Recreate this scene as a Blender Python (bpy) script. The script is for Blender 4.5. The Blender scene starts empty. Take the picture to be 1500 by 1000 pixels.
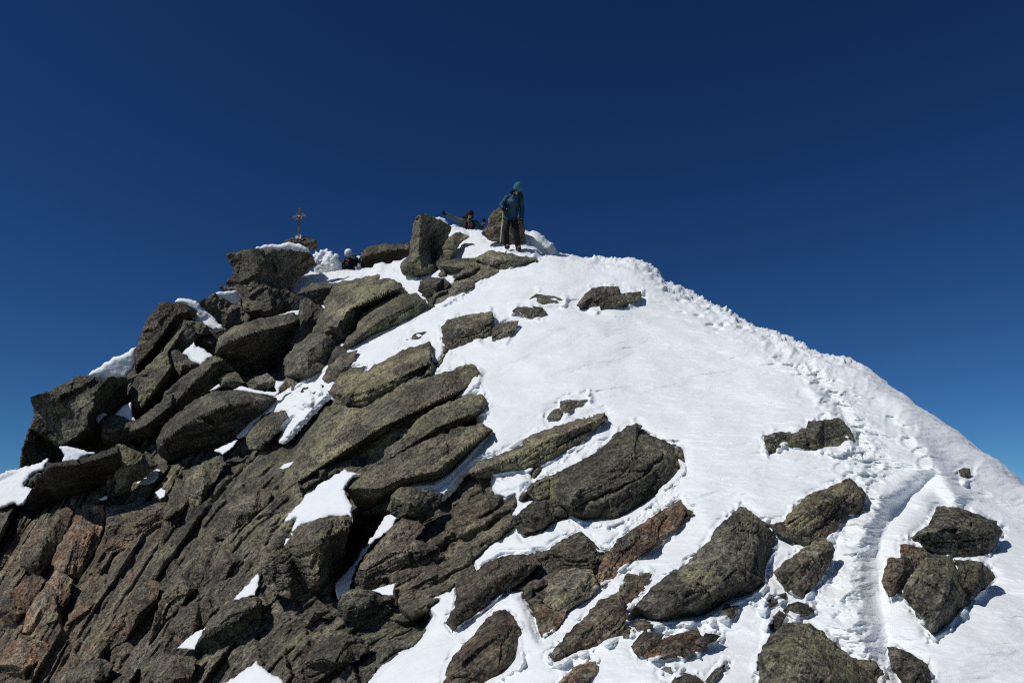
import bpy, math, random
import numpy as np
from mathutils import Vector, Matrix
from mathutils.geometry import delaunay_2d_cdt

random.seed(7)
rng = np.random.default_rng(11)
scene = bpy.context.scene
COL = scene.collection
R = math.radians

# ------------------------------------------------------------------ camera
F = 1177.0                      # focal length in photograph pixels (1500 wide)
PITCH = R(15.0)
EYE = np.array([0.0, 0.0, 1.65])
CP, SP = math.cos(PITCH), math.sin(PITCH)

def W(px, py, t):
    """photograph pixel and distance along the optical axis -> point in the world (metres)"""
    px = np.asarray(px, float); py = np.asarray(py, float); t = np.asarray(t, float)
    u = (px - 750.0) / F; v = (500.0 - py) / F
    x = t * u
    y = t * (CP - v * SP)
    z = t * (SP + v * CP)
    return np.stack([x + EYE[0], y + EYE[1], z + EYE[2]], -1)

cam_d = bpy.data.cameras.new('camera'); cam = bpy.data.objects.new('camera', cam_d); COL.objects.link(cam)
cam.location = EYE; cam.rotation_euler = (R(90) + PITCH, 0, 0)
cam_d.sensor_width = 36.0; cam_d.lens = 36.0 * F / 1500.0
cam_d.clip_start = 0.1; cam_d.clip_end = 60000
scene.camera = cam

# ------------------------------------------------------------------ noise
def _hash(i, j, k, s=0):
    h = (i * 374761393 + j * 668265263 + k * 2147483647 + s * 1442695041) & 0xffffffff
    h = ((h ^ (h >> 13)) * 1274126177) & 0xffffffff
    h = ((h ^ (h >> 16)) * 2246822519) & 0xffffffff
    return h ^ (h >> 15)

_G = rng.normal(size=(256, 3)); _G /= np.linalg.norm(_G, axis=1)[:, None]

def pnoise(p, seed=0):
    p = np.asarray(p, float)
    i = np.floor(p).astype(np.int64); f = p - i
    u = f * f * f * (f * (f * 6 - 15) + 10)
    out = np.zeros(p.shape[:-1])
    for dx in (0, 1):
        wx = u[..., 0] if dx else 1 - u[..., 0]
        for dy in (0, 1):
            wy = u[..., 1] if dy else 1 - u[..., 1]
            for dz in (0, 1):
                wz = u[..., 2] if dz else 1 - u[..., 2]
                g = _G[_hash(i[..., 0] + dx, i[..., 1] + dy, i[..., 2] + dz, seed) & 255]
                d = g[..., 0] * (f[..., 0] - dx) + g[..., 1] * (f[..., 1] - dy) + g[..., 2] * (f[..., 2] - dz)
                out += wx * wy * wz * d
    return out * 1.6

def fbm(p, octaves=4, gain=0.5, seed=0, ridged=False):
    a = 1.0; s = 0.0; q = np.asarray(p, float); tot = 0
    for o in range(octaves):
        n = pnoise(q, seed + o)
        if ridged: n = 1 - 2 * np.abs(n)
        s = s + a * n; tot += a; a *= gain; q = q * 2.03 + 7.3
    return s / tot

def h01(i, j, s=0):
    return (_hash(np.asarray(i, np.int64), np.asarray(j, np.int64), np.int64(3), s) & 0xffff) / 65535.0

def worley_id(p, seed=0):
    """distance to nearest / second nearest jittered cell point and a hash of the nearest"""
    i = np.floor(p).astype(np.int64); f1 = np.full(p.shape[:-1], 9.0); f2 = f1.copy(); idd = np.zeros(p.shape[:-1])
    for dx in (-1, 0, 1):
        for dy in (-1, 0, 1):
            for dz in (-1, 0, 1):
                c = i + np.array([dx, dy, dz])
                h = _hash(c[..., 0], c[..., 1], c[..., 2], seed)
                o = np.stack([(h & 255) / 255.0, ((h >> 8) & 255) / 255.0, ((h >> 16) & 255) / 255.0], -1)
                d = np.linalg.norm(c + o - p, axis=-1)
                near = d < f1
                f2 = np.where(near, f1, np.minimum(f2, d)); idd = np.where(near, ((h >> 4) & 1023) / 1023.0, idd)
                f1 = np.where(near, d, f1)
    return f1, f2, idd

def cells(p, seed=0):
    """nearest jittered cell of a 2-D or 3-D point set: offset from its centre, hash numbers and edge distance"""
    p = np.asarray(p, float); dim = p.shape[-1]
    i = np.floor(p).astype(np.int64); f1 = np.full(p.shape[:-1], 9.0); f2 = f1.copy()
    hh = np.zeros(p.shape[:-1], np.int64); rel = np.zeros_like(p)
    rngs = [(-1, 0, 1)] * dim
    import itertools
    for dd in itertools.product(*rngs):
        c = i + np.array(dd)
        h = _hash(c[..., 0], c[..., 1], c[..., 2] if dim == 3 else c[..., 0] * 0, seed)
        o = np.stack([((h >> (9 * k)) & 511) / 511.0 for k in range(dim)], -1) * 0.9 + 0.05
        r = p - (c + o); d = np.sqrt((r * r).sum(-1)); near = d < f1
        f2 = np.where(near, f1, np.minimum(f2, d)); hh = np.where(near, h, hh)
        rel = np.where(near[..., None], r, rel); f1 = np.where(near, d, f1)
    k = lambda n: ((_hash(hh, hh * 0 + n, hh * 0, 77) & 0xffff) / 65535.0)
    return rel, k, f2 - f1

def blocks(f, a, c, wf, la, lc, seed, crack=0.05):
    """rock broken by three joint sets: height and tilt per block plus open cracks along the joints"""
    lf = f / wf; i = np.floor(lf); ff = lf - i; z = (i * 0).astype(np.int64)
    aa = a / la * (0.6 + 0.9 * h01(i, z, seed + 9)) + 13 * h01(i, z, seed); j = np.floor(aa); fa = aa - j
    k_ = i * 57 + j * 131
    cc = c / lc + 7 * h01(k_, z, seed + 1); k = np.floor(cc); fc = cc - k
    key = k_ + k * 1009
    hgt = h01(key, z, seed + 2) - 0.5
    tilt = (h01(key, z, seed + 3) - .5) * (ff - .5) + (h01(key, z, seed + 4) - .5) * (fa - .5) + (h01(key, z, seed + 5) - .5) * (fc - .5)
    ef = np.minimum(ff, 1 - ff) * wf; ea = np.minimum(fa, 1 - fa) * la
    ck = np.clip(1 - ef / (crack * wf), 0, 1) * (h01(i, z, seed + 6) > .45) + 0.45 * np.clip(1 - ea / (crack * wf * .8), 0, 1) * (h01(k_, z, seed + 7) > .6)
    return hgt, tilt, np.clip(ck, 0, 1)

def sstep(a, b, x):
    t = np.clip((x - a) / (b - a), 0, 1); return t * t * (3 - 2 * t)

def poly_sd(px, py, poly):
    """signed distance (positive inside) to a closed polygon"""
    P = np.asarray([(q[0], q[1]) for q in poly], float); n = len(P)
    best = np.full(px.shape, 1e18); ins = np.zeros(px.shape, bool)
    for a in range(n):
        x0, y0 = P[a]; x1, y1 = P[(a + 1) % n]
        dx, dy = x1 - x0, y1 - y0; L = dx * dx + dy * dy + 1e-9
        t = np.clip(((px - x0) * dx + (py - y0) * dy) / L, 0, 1)
        best = np.minimum(best, (px - x0 - t * dx) ** 2 + (py - y0 - t * dy) ** 2)
        if y0 != y1:
            c = (y0 > py) != (y1 > py)
            ins ^= c & (px < dx * (py - y0) / (y1 - y0) + x0)
    d = np.sqrt(best); return np.where(ins, d, -d)

def line_d(px, py, pts):
    """distance to a polyline, signed side and fraction along it"""
    best = np.full(px.shape, 1e9); side = np.zeros(px.shape); n = len(pts) - 1; fr = np.zeros(px.shape)
    for a in range(n):
        x0, y0 = pts[a]; x1, y1 = pts[a + 1]; dx, dy = x1 - x0, y1 - y0; L = dx * dx + dy * dy
        t = np.clip(((px - x0) * dx + (py - y0) * dy) / L, 0, 1)
        d = np.hypot(px - x0 - t * dx, py - y0 - t * dy); m = d < best
        best = np.where(m, d, best); side = np.where(m, np.sign(dx * (py - y0) - dy * (px - x0)), side); fr = np.where(m, (a + t) / n, fr)
    return best, side, fr

# ------------------------------------------------------------------ distance of the slope
CTRL = np.array([
 (1500,1000,5.25),(1250,1000,5.4),(1000,1000,5.4),(750,1000,6.3),(500,1000,7.8),(250,1000,9.6),(0,1000,11.5),
 (1500,850,6.8),(1300,800,7.2),(1100,820,7.2),(900,820,7.8),(700,820,8.8),(500,830,10.2),(250,850,12),(0,850,13.5),
 (1500,730,9.05),(1350,680,9.2),(1200,650,9.6),(1000,680,9.6),(800,680,10.3),(650,680,11.3),(450,700,13),(250,720,15),(0,720,16.5),
 (1260,550,12.2),(1050,560,12.4),(850,560,12.8),(700,560,13.4),(550,560,14.6),(400,580,16.5),(200,600,18.6),(50,620,18.8),
 (1140,492,14.2),(1000,430,16.8),(900,450,15.8),(750,460,16.2),(600,470,17.5),(450,480,20),(300,470,21),(200,530,20),
 (930,385,18.3),(800,380,19),(750,362,20),(690,338,23),(620,380,22),(600,400,21),(500,400,24),(400,440,23),(350,440,22.5)], float)

def _tps(r2):
    return 0.5 * r2 * np.log(r2 + 1e-9)
_cx, _cy = CTRL[:, 0] / 500, CTRL[:, 1] / 500
_n = len(CTRL)
_A = np.zeros((_n + 3, _n + 3))
_A[:_n, :_n] = _tps((_cx[:, None] - _cx) ** 2 + (_cy[:, None] - _cy) ** 2) + np.eye(_n) * 0.012
_A[:_n, _n] = 1; _A[:_n, _n + 1] = _cx; _A[:_n, _n + 2] = _cy; _A[_n:, :_n] = _A[:_n, _n:].T
_w = np.linalg.solve(_A, np.concatenate([1 / CTRL[:, 2], [0, 0, 0]]))

def D(px, py):
    """distance of the bare slope at a photograph pixel (thin-plate fit of 1/distance, so planes stay planes)"""
    x = np.asarray(px, float) / 500; y = np.asarray(py, float) / 500
    s = _w[_n] + _w[_n + 1] * x + _w[_n + 2] * y
    for a in range(_n):
        s = s + _w[a] * _tps((x - _cx[a]) ** 2 + (y - _cy[a]) ** 2)
    return 1 / np.clip(s, 1 / 27.0, 1 / 2.6)

SIL = np.array([(-700,1060),(-300,850),(0,704),(30,690),(60,640),(100,600),(150,565),(200,530),(260,480),(300,470),(345,440),(400,408),(440,398),(470,400),(500,401),
 (544,398),(572,389),(600,380),(630,352),(652,336),(664,331),(688,337),(704,340),(730,350),(760,358),(780,366),(800,377),(830,379),(870,383),(900,382),(925,379),(945,388),(958,399),(972,416),(1000,426),
 (1030,441),(1070,461),(1110,480),(1140,493),(1200,520),(1240,534),(1262,543),(1300,570),(1350,606),(1400,642),(1450,683),(1500,724),(1600,800),(1800,950),(2200,1250)], float)
def ysil(px):
    return np.interp(px, SIL[:, 0], SIL[:, 1])

# ------------------------------------------------------------------ scene helpers
def tag(o, label=None, cat=None, group=None, kind=None):
    if label: o['label'] = label
    if cat: o['category'] = cat
    if group: o['group'] = group
    if kind: o['kind'] = kind
    return o

def mesh_np(name, V, faces_tri=None, faces_quad=None, mat=None, smooth=True, attrs=None, parent=None, loc=None, sharp=None):
    V = np.asarray(V, float)
    if loc is not None: V = V - np.asarray(loc)
    me = bpy.data.meshes.new(name)
    if faces_quad is not None:
        f = np.asarray(faces_quad, np.int32); k = 4
    else:
        f = np.asarray(faces_tri, np.int32); k = 3
    me.vertices.add(len(V)); me.vertices.foreach_set('co', V.astype(np.float32).ravel())
    me.loops.add(f.size); me.loops.foreach_set('vertex_index', f.ravel())
    me.polygons.add(len(f)); me.polygons.foreach_set('loop_start', np.arange(0, f.size, k, dtype=np.int32))
    me.update(calc_edges=True); me.validate()
    me.polygons.foreach_set('use_smooth', np.full(len(me.polygons), bool(smooth)))
    if sharp is not None: me.set_sharp_from_angle(angle=R(sharp))
    for k_, v_ in (attrs or {}).items():
        a = me.attributes.new(k_, 'FLOAT', 'POINT'); a.data.foreach_set('value', np.asarray(v_, np.float32))
    if mat: me.materials.append(mat)
    o = bpy.data.objects.new(name, me); COL.objects.link(o)
    if loc is not None: o.location = loc
    if parent is not None: o.parent = parent
    return o

def vnormals(V, tris):
    a, b, c = V[tris[:, 0]], V[tris[:, 1]], V[tris[:, 2]]
    fn = np.cross(b - a, c - a); n = np.zeros_like(V)
    for k in range(3): np.add.at(n, tris[:, k], fn)
    return n / (np.linalg.norm(n, axis=1)[:, None] + 1e-12)
# ------------------------------------------------------------------ materials
def new_mat(name):
    m = bpy.data.materials.new(name); m.use_nodes = True
    nt = m.node_tree; b = nt.nodes['Principled BSDF']
    return m, nt, b

def N(nt, typ, **kw):
    n = nt.nodes.new(typ)
    for k, v in kw.items():
        if k.startswith('i_'):
            key = k[2:]; key = int(key) if key.isdigit() else key
            n.inputs[key].default_value = v
        else: setattr(n, k, v)
    return n

def ramp(nt, src, stops):
    r = nt.nodes.new('ShaderNodeValToRGB'); cr = r.color_ramp
    while len(cr.elements) < len(stops): cr.elements.new(0.5)
    for e, (p, c) in zip(cr.elements, stops):
        e.position = p; e.color = (*c, 1) if len(c) == 3 else c
    nt.links.new(src, r.inputs[0]); return r.outputs[0]

def mixc(nt, fac, a, b, mode='MIX'):
    m = nt.nodes.new('ShaderNodeMix'); m.data_type = 'RGBA'; m.blend_type = mode
    for s, v in ((m.inputs[0], fac), (m.inputs[6], a), (m.inputs[7], b)):
        if isinstance(v, (int, float)): s.default_value = v
        elif isinstance(v, tuple): s.default_value = (*v, 1)
        else: nt.links.new(v, s)
    return m.outputs[2]

def mth(nt, op, a, b=None, clamp=False):
    m = nt.nodes.new('ShaderNodeMath'); m.operation = op; m.use_clamp = clamp
    for s, v in ((m.inputs[0], a), (m.inputs[1], b)):
        if v is None: continue
        if isinstance(v, (int, float)): s.default_value = v
        else: nt.links.new(v, s)
    return m.outputs[0]

# direction across the foliation of the rock (layers rise to the right and lean into the hill)
FOL = np.array([-0.46, -0.30, 0.836]); FOL /= np.linalg.norm(FOL)

def rock_material():
    m, nt, b = new_mat('rock'); L = nt.links
    geo = N(nt, 'ShaderNodeNewGeometry'); P = geo.outputs['Position']
    cf = N(nt, 'ShaderNodeAttribute', attribute_name='folc').outputs['Fac']; ca = N(nt, 'ShaderNodeAttribute', attribute_name='alc').outputs['Fac']
    spx = N(nt, 'ShaderNodeSeparateXYZ'); L.new(P, spx.inputs[0]); cb = N(nt, 'ShaderNodeCombineXYZ')
    L.new(mth(nt, 'MULTIPLY', cf, 8.0), cb.inputs[0]); L.new(mth(nt, 'MULTIPLY', ca, 1.2), cb.inputs[1]); L.new(mth(nt, 'MULTIPLY', spx.outputs[1], .6), cb.inputs[2])
    FV = cb.outputs[0]
    def noise(vec, scale, detail=6, rough=0.6, dist=0.0):
        n = N(nt, 'ShaderNodeTexNoise'); n.inputs['Scale'].default_value = scale; n.inputs['Detail'].default_value = detail
        n.inputs['Roughness'].default_value = rough; n.inputs['Distortion'].default_value = dist
        L.new(vec, n.inputs['Vector']); return n.outputs[0]
    aL = N(nt, 'ShaderNodeAttribute', attribute_name='lichen').outputs['Fac']
    aR = N(nt, 'ShaderNodeAttribute', attribute_name='rust').outputs['Fac']
    aT = N(nt, 'ShaderNodeAttribute', attribute_name='tone').outputs['Fac']
    big = noise(P, 1.1, 4, 0.55); band = noise(FV, 2.2, 8, 0.68, 0.4); mid = noise(P, 7, 7, 0.7); fine = noise(P, 42, 4, 0.7)
    c = ramp(nt, band, [(0.32, (0.032, 0.030, 0.025)), (0.44, (0.086, 0.081, 0.066)), (0.56, (0.150, 0.140, 0.112)), (0.68, (0.28, 0.26, 0.215))])
    c = mixc(nt, ramp(nt, big, [(0.42, (0, 0, 0)), (0.62, (1, 1, 1))]), c, (0.105, 0.078, 0.052), 'MIX') if False else c
    # brown weathering
    f = mth(nt, 'MULTIPLY', ramp(nt, noise(P, 2.3, 5, 0.6), [(0.48, (0, 0, 0)), (0.66, (1, 1, 1))]), 0.30)
    c = mixc(nt, f, c, (0.115, 0.088, 0.058))
    # rust and pink stone where the attribute asks for it
    rn = ramp(nt, noise(FV, 1.1, 6, 0.65), [(0.38, (0, 0, 0)), (0.54, (1, 1, 1))])
    rcol = ramp(nt, noise(FV, 3.1, 6, 0.7), [(0.3, (0.10, 0.05, 0.024)), (0.5, (0.235, 0.118, 0.060)), (0.64, (0.42, 0.29, 0.20))])
    rf = mth(nt, 'MULTIPLY', aR, mth(nt, 'ADD', mth(nt, 'MULTIPLY', rn, 0.95), 0.06), True)
    c = mixc(nt, rf, c, rcol)
    # mottled pale and dark crust
    c = mixc(nt, mth(nt, 'MULTIPLY', ramp(nt, mid, [(0.52, (0, 0, 0)), (0.59, (1, 1, 1))]), 0.60), c, (0.25, 0.235, 0.19))
    c = mixc(nt, mth(nt, 'MULTIPLY', ramp(nt, noise(P, 16, 6, 0.75), [(0.485, (0, 0, 0)), (0.54, (1, 1, 1))]), 0.80), c, (0.024, 0.023, 0.020))
    c = mixc(nt, mth(nt, 'MULTIPLY', ramp(nt, noise(P, 29, 5, 0.7), [(0.53, (0, 0, 0)), (0.60, (1, 1, 1))]), 0.55), c, (0.27, 0.255, 0.205))
    # yellow green lichen in blotches, patchy on a larger scale
    l1 = mth(nt, 'ADD', noise(P, 13, 7, 0.72), mth(nt, 'MULTIPLY', mth(nt, 'SUBTRACT', noise(P, 1.9, 5, 0.6), 0.5), 0.95))
    thr = mth(nt, 'SUBTRACT', 0.69, mth(nt, 'MULTIPLY', aL, 0.27))
    lf = mth(nt, 'MULTIPLY', mth(nt, 'SUBTRACT', l1, thr), 26.0, True)
    lcol = ramp(nt, noise(P, 22, 4, 0.6), [(0.35, (0.15, 0.145, 0.085)), (0.5, (0.225, 0.22, 0.12)), (0.68, (0.36, 0.345, 0.22))])
    c = mixc(nt, mth(nt, 'MULTIPLY', lf, 0.68), c, lcol)
    # overall tone of the piece and grain
    g = ramp(nt, fine, [(0.34, (0.35, 0.35, 0.35)), (0.5, (1, 1, 1)), (0.68, (1.9, 1.9, 1.9))])
    c = mixc(nt, 0.8, c, g, 'MULTIPLY')
    pt = ramp(nt, noise(FV, 0.55, 5, 0.6, 0.3), [(0.30, (0.58, 0.58, 0.58)), (0.5, (1.0, 1.0, 1.0)), (0.70, (1.6, 1.56, 1.46))])
    c = mixc(nt, 1.0, c, pt, 'MULTIPLY')
    pt2 = ramp(nt, noise(P, 2.4, 4, 0.6), [(0.34, (0.62, 0.63, 0.64)), (0.66, (1.22, 1.2, 1.14))])
    c = mixc(nt, 1.0, c, pt2, 'MULTIPLY')
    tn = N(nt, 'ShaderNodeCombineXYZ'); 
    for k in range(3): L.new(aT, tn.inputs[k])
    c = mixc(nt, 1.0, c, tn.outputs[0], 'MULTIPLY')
    L.new(c, b.inputs['Base Color']); b.inputs['Roughness'].default_value = 0.86; b.inputs['Specular IOR Level'].default_value = 0.25
    hgt = mth(nt, 'ADD', mth(nt, 'MULTIPLY', noise(FV, 7, 8, 0.7), 1.0), mth(nt, 'ADD', mth(nt, 'MULTIPLY', mid, 0.6), mth(nt, 'MULTIPLY', fine, 0.25)))
    # fine open cracks along the layers and across them
    for (sc_, wt_, lim) in ((0.55, 0.38, 0.035),):
        vo = N(nt, 'ShaderNodeTexVoronoi'); vo.feature = 'DISTANCE_TO_EDGE'; vo.inputs['Scale'].default_value = sc_
        jit = N(nt, 'ShaderNodeVectorMath', operation='ADD'); L.new(FV, jit.inputs[0])
        jn = N(nt, 'ShaderNodeTexNoise'); jn.inputs['Scale'].default_value = 3.5; jn.inputs['Detail'].default_value = 5; L.new(P, jn.inputs['Vector'])
        js = N(nt, 'ShaderNodeVectorMath', operation='SCALE'); js.inputs['Scale'].default_value = 0.55; L.new(jn.outputs['Color'], js.inputs[0]); L.new(js.outputs[0], jit.inputs[1])
        L.new(jit.outputs[0], vo.inputs['Vector'])
        hgt = mth(nt, 'ADD', hgt, mth(nt, 'MULTIPLY', mth(nt, 'MINIMUM', mth(nt, 'DIVIDE', vo.outputs['Distance'], lim), 1.0), wt_))
    bp = N(nt, 'ShaderNodeBump'); bp.inputs['Strength'].default_value = 1.0; bp.inputs['Distance'].default_value = 0.04
    L.new(hgt, bp.inputs['Height']); L.new(bp.outputs[0], b.inputs['Normal'])
    return m

def snow_material():
    m, nt, b = new_mat('snow'); L = nt.links
    geo = N(nt, 'ShaderNodeNewGeometry'); P = geo.outputs['Position']
    mp = N(nt, 'ShaderNodeMapping'); mp.inputs['Scale'].default_value = (1, 1, 2.2); L.new(P, mp.inputs[0])
    def noise(vec, scale, detail=6, rough=0.6):
        n = N(nt, 'ShaderNodeTexNoise'); n.inputs['Scale'].default_value = scale; n.inputs['Detail'].default_value = detail
        n.inputs['Roughness'].default_value = rough; L.new(vec, n.inputs['Vector']); return n.outputs[0]
    c = ramp(nt, noise(P, 3, 5), [(0.3, (0.785, 0.815, 0.83)), (0.7, (0.845, 0.868, 0.875))])
    L.new(c, b.inputs['Base Color']); b.inputs['Roughness'].default_value = 0.55; b.inputs['Specular IOR Level'].default_value = 0.2
    hgt = mth(nt, 'ADD', noise(mp.outputs[0], 9, 7, 0.6), mth(nt, 'MULTIPLY', noise(P, 60, 4, 0.7), 0.10))
    bp = N(nt, 'ShaderNodeBump'); bp.inputs['Strength'].default_value = 0.5; bp.inputs['Distance'].default_value = 0.03
    L.new(hgt, bp.inputs['Height']); L.new(bp.outputs[0], b.inputs['Normal'])
    return m

def plain(name, col, rough=0.7, noise_amt=0.25, scale=60, spec=0.3, metal=0.0):
    m, nt, b = new_mat(name); L = nt.links
    tc = N(nt, 'ShaderNodeTexCoord'); n = N(nt, 'ShaderNodeTexNoise'); n.inputs['Scale'].default_value = scale; n.inputs['Detail'].default_value = 4
    L.new(tc.outputs['Object'], n.inputs['Vector'])
    lo = tuple(x * (1 - noise_amt) for x in col); hi = tuple(min(1, x * (1 + noise_amt)) for x in col)
    L.new(ramp(nt, n.outputs[0], [(0.3, lo), (0.7, hi)]), b.inputs['Base Color'])
    b.inputs['Roughness'].default_value = rough; b.inputs['Specular IOR Level'].default_value = spec; b.inputs['Metallic'].default_value = metal
    return m

ROCK = rock_material(); SNOW = snow_material()
# ------------------------------------------------------------------ boulders, slabs and snow patches
ROCK_POLYS = []          # outlines in photograph pixels, used to press the slope in behind each stone

def relief(P, size, amp, strat, seed, FOL, AX):
    """broken-rock relief along the normals: foliation ledges, joints, chipped facets and grain (metres)"""
    q = P + seed * 3.7
    CX = np.cross(FOL, AX)
    w = fbm(q * (0.9 / max(size, .25)), 2, seed=5) * 0.10 * size
    jit = fbm(q * 6.0, 3, seed=6) * 0.018 + fbm(q * (3.0 / size), 2, seed=7) * 0.03 * size
    f = P @ FOL + w + jit; a = P @ AX + jit * 1.5 + fbm(q * (1.2 / size), 2, seed=15) * 0.15 * size; c = P @ CX + jit
    d = fbm(q * (1.4 / size), 2, seed=21) * 0.035 * size
    for (sc, hA, tA, cA) in ((.42, .055, .17, .05), (.18, .022, .065, .020), (.07, .006 + .006 * strat, .012 + .012 * strat, .004 + .008 * strat)):
        wf = sc * size * (1.0 - .45 * min(strat, 1.2) * .8)
        hg, tl, ck = blocks(f, a, c, wf, sc * size * (1.6 + 1.6 * strat), sc * size * 1.7, seed + int(sc * 100), .09)
        d = d + (hg * hA * (0.6 + .5 * strat) + tl * tA - ck * cA * (.3 + .9 * strat)) * size
    # thin open cracks that run part of the way along the layers
    if strat > .55:
        for (sp, dp, sd2) in ((.17, .022, 5), (.085, .010, 9)):
            l = (f + fbm(q * (2.0 / size), 2, seed=19) * .02 * size) / (sp * size); i = np.floor(l); z = (i * 0).astype(np.int64); e = np.minimum(l - i, 1 - (l - i)) * sp * size
            on = fbm(np.stack([a / (.45 * size) + 9 * h01(i, z, seed + sd2), i * 3.3, c * 0], -1), 2, seed=29) > -.02
            d = d - dp * size * np.clip(1 - e / (.016 * size), 0, 1) * on
    # chipped corners
    rel, k, e = cells(q * (3.4 / size), 3)
    d = d + ((k(1) - .5) * .014 + (rel[..., 0] * (k(2) - .5) + rel[..., 1] * (k(3) - .5) + rel[..., 2] * (k(4) - .5)) * .055) * size
    fine = fbm(q * 8.0, 4, 0.62, seed=31) * 0.013
    return amp * (d + fine + 0.008 * size)

def stone(name, label, cat, group, outline, ridge=None, lift=None, k=0.7, thick=0.75, mat=None, lichen=0.35, rust=0.0, tone=1.0,
          amp=1.0, strat=0.4, h=None, rounding=0, edge=None, snow=False, t0=None, press=True, jag=1.0, dts=1.0, grow=None):
    O = [(p[0], p[1], p[2] if len(p) > 2 else 0.0) for p in outline]
    xy = np.array([(p[0], p[1]) for p in O], float)
    sg_ = np.sign(np.dot(xy[:, 0], np.roll(xy[:, 1], -1)) - np.dot(xy[:, 1], np.roll(xy[:, 0], -1)))
    if grow is None: grow = 0.0 if snow else 2.2
    if grow:                                             # chips and rounding eat a little of the edge: start a little larger
        e1 = xy - np.roll(xy, 1, 0); e2 = np.roll(xy, -1, 0) - xy
        e1 = e1 / (np.linalg.norm(e1, axis=1)[:, None] + 1e-9); e2 = e2 / (np.linalg.norm(e2, axis=1)[:, None] + 1e-9)
        nv = np.stack([(e1 + e2)[:, 1], -(e1 + e2)[:, 0]], -1) * sg_; nv = nv / (np.linalg.norm(nv, axis=1)[:, None] + 1e-9)
        xy0 = xy; xy = xy + nv * min(grow, 0.05 * np.ptp(xy, axis=0).min() + .5)
        O = [(xy[i, 0], xy[i, 1], O[i][2]) for i in range(len(O))]
        if ridge:
            def snap(p):
                d_ = np.hypot(xy0[:, 0] - p[0], xy0[:, 1] - p[1]); i_ = d_.argmin()
                return (xy[i_, 0], xy[i_, 1], p[2]) if d_[i_] < 0.6 else p
            ridge = [[snap(p) for p in l_] for l_ in ridge]
    area = 0.5 * abs(np.dot(xy[:, 0], np.roll(xy[:, 1], -1)) - np.dot(xy[:, 1], np.roll(xy[:, 0], -1)))
    spx = math.sqrt(area)
    ax, ay = xy[xy[:, 1].argmax()]
    cx_, cy_ = xy.mean(0)
    ax = 0.5 * (ax + cx_)
    Dc = lambda x, y: D(x, np.maximum(y, ysil(x)))
    Da = float(t0 if t0 else Dc(ax, ay)); size = spx * Da / F
    if press: ROCK_POLYS.append((xy, size, snow, float(press) if not isinstance(press, bool) else .6))
    if lift is None: lift = 0.10 * size
    # long axis of the piece on the slope, and the foliation plane that contains it
    cc = xy - xy.mean(0); ev, evec = np.linalg.eigh(cc.T @ cc); pa = evec[:, 1] * (1 if evec[0, 1] > 0 else -1)
    p0, p1 = xy.mean(0) - pa * 20, xy.mean(0) + pa * 20
    axis = W(p1[0], p1[1], Dc(*p1)) - W(p0[0], p0[1], Dc(*p0)); axis = axis / np.linalg.norm(axis)
    if strat < .7: axis = np.array([.80, .12, .55]); axis = axis / np.linalg.norm(axis)
    vw = W(cx_, cy_, 1.0) - EYE; vw = vw / np.linalg.norm(vw); fol = np.cross(axis, vw); fol = fol / np.linalg.norm(fol)
    fol = fol - vw * .25; fol = fol / np.linalg.norm(fol)
    if edge is None: edge = min(4.0, 0.045 * spx + 0.6)
    if h is None: h = float(np.clip(spx / 22.0, 1.15, 1.9))
    if ridge is None:
        ridge = [[(cx_ - 0.1 * spx, cy_ - 0.05 * spx, -0.16), (cx_ + 0.12 * spx, cy_ + 0.03 * spx, -0.17)]]
    # coarse triangles carrying the facets
    cv = [Vector((p[0], p[1])) for p in O]; cd = [p[2] for p in O]
    n0 = len(cv); ce = [(i, (i + 1) % n0) for i in range(n0)]
    for line in ridge:
        prev = None
        for (x, y, d) in line:
            hit = None
            for i in range(len(cv)):
                if abs(cv[i].x - x) < 0.6 and abs(cv[i].y - y) < 0.6: hit = i
            if hit is None: cv.append(Vector((x, y))); cd.append(d); hit = len(cv) - 1
            elif hit < n0 and d is not None and cd[hit] == 0.0: cd[hit] = d
            if prev is not None and prev != hit: ce.append((prev, hit))
            prev = hit
    rv, re, rf, ov, oe, of = delaunay_2d_cdt(cv, ce, [], 1, 0.01, True)
    rd = np.array([np.mean([cd[i] for i in ov[j]]) if ov[j] else 0.0 for j in range(len(rv))])
    RV = np.array([(v.x, v.y) for v in rv]); tri = []
    for f in rf:
        for q in range(1, len(f) - 1): tri.append((f[0], f[q], f[q + 1]))
    tri = np.array(tri); cen = RV[tri].mean(1); tri = tri[poly_sd(cen[:, 0], cen[:, 1], xy) > 0]
    # fine points
    ol = []
    rs = np.random.default_rng(int(cx_ * 13 + cy_ * 7))
    for i in range(n0):
        p, q = xy[i], xy[(i + 1) % n0]; m = max(1, int(np.hypot(*(q - p)) / h))
        nrm = np.array([q[1] - p[1], p[0] - q[0]]) / (np.hypot(*(q - p)) + 1e-9)
        for j in range(m):
            b_ = p + (q - p) * j / m
            wob = (pnoise(np.array([b_[0] / 9.0, b_[1] / 9.0, 0.5])[None], 3)[0] * 2.2 + pnoise(np.array([b_[0] / 3.5, b_[1] / 3.5, 2.5])[None], 4)[0] * 1.1)
            ol.append(b_ + nrm * wob * jag * min(1, spx / 45.0))
    ol = np.array(ol)
    gx, gy = np.meshgrid(np.arange(ol[:, 0].min(), ol[:, 0].max(), h), np.arange(ol[:, 1].min(), ol[:, 1].max(), h * 0.87))
    gx = gx + (np.arange(gx.shape[0])[:, None] % 2) * h * 0.5
    gx = (gx + rs.uniform(-.22, .22, gx.shape) * h).ravel(); gy = (gy + rs.uniform(-.22, .22, gy.shape) * h).ravel()
    ins = poly_sd(gx, gy, ol) > 0.55 * h
    pts = np.concatenate([ol, np.stack([gx[ins], gy[ins]], -1)])
    no = len(ol)
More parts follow.
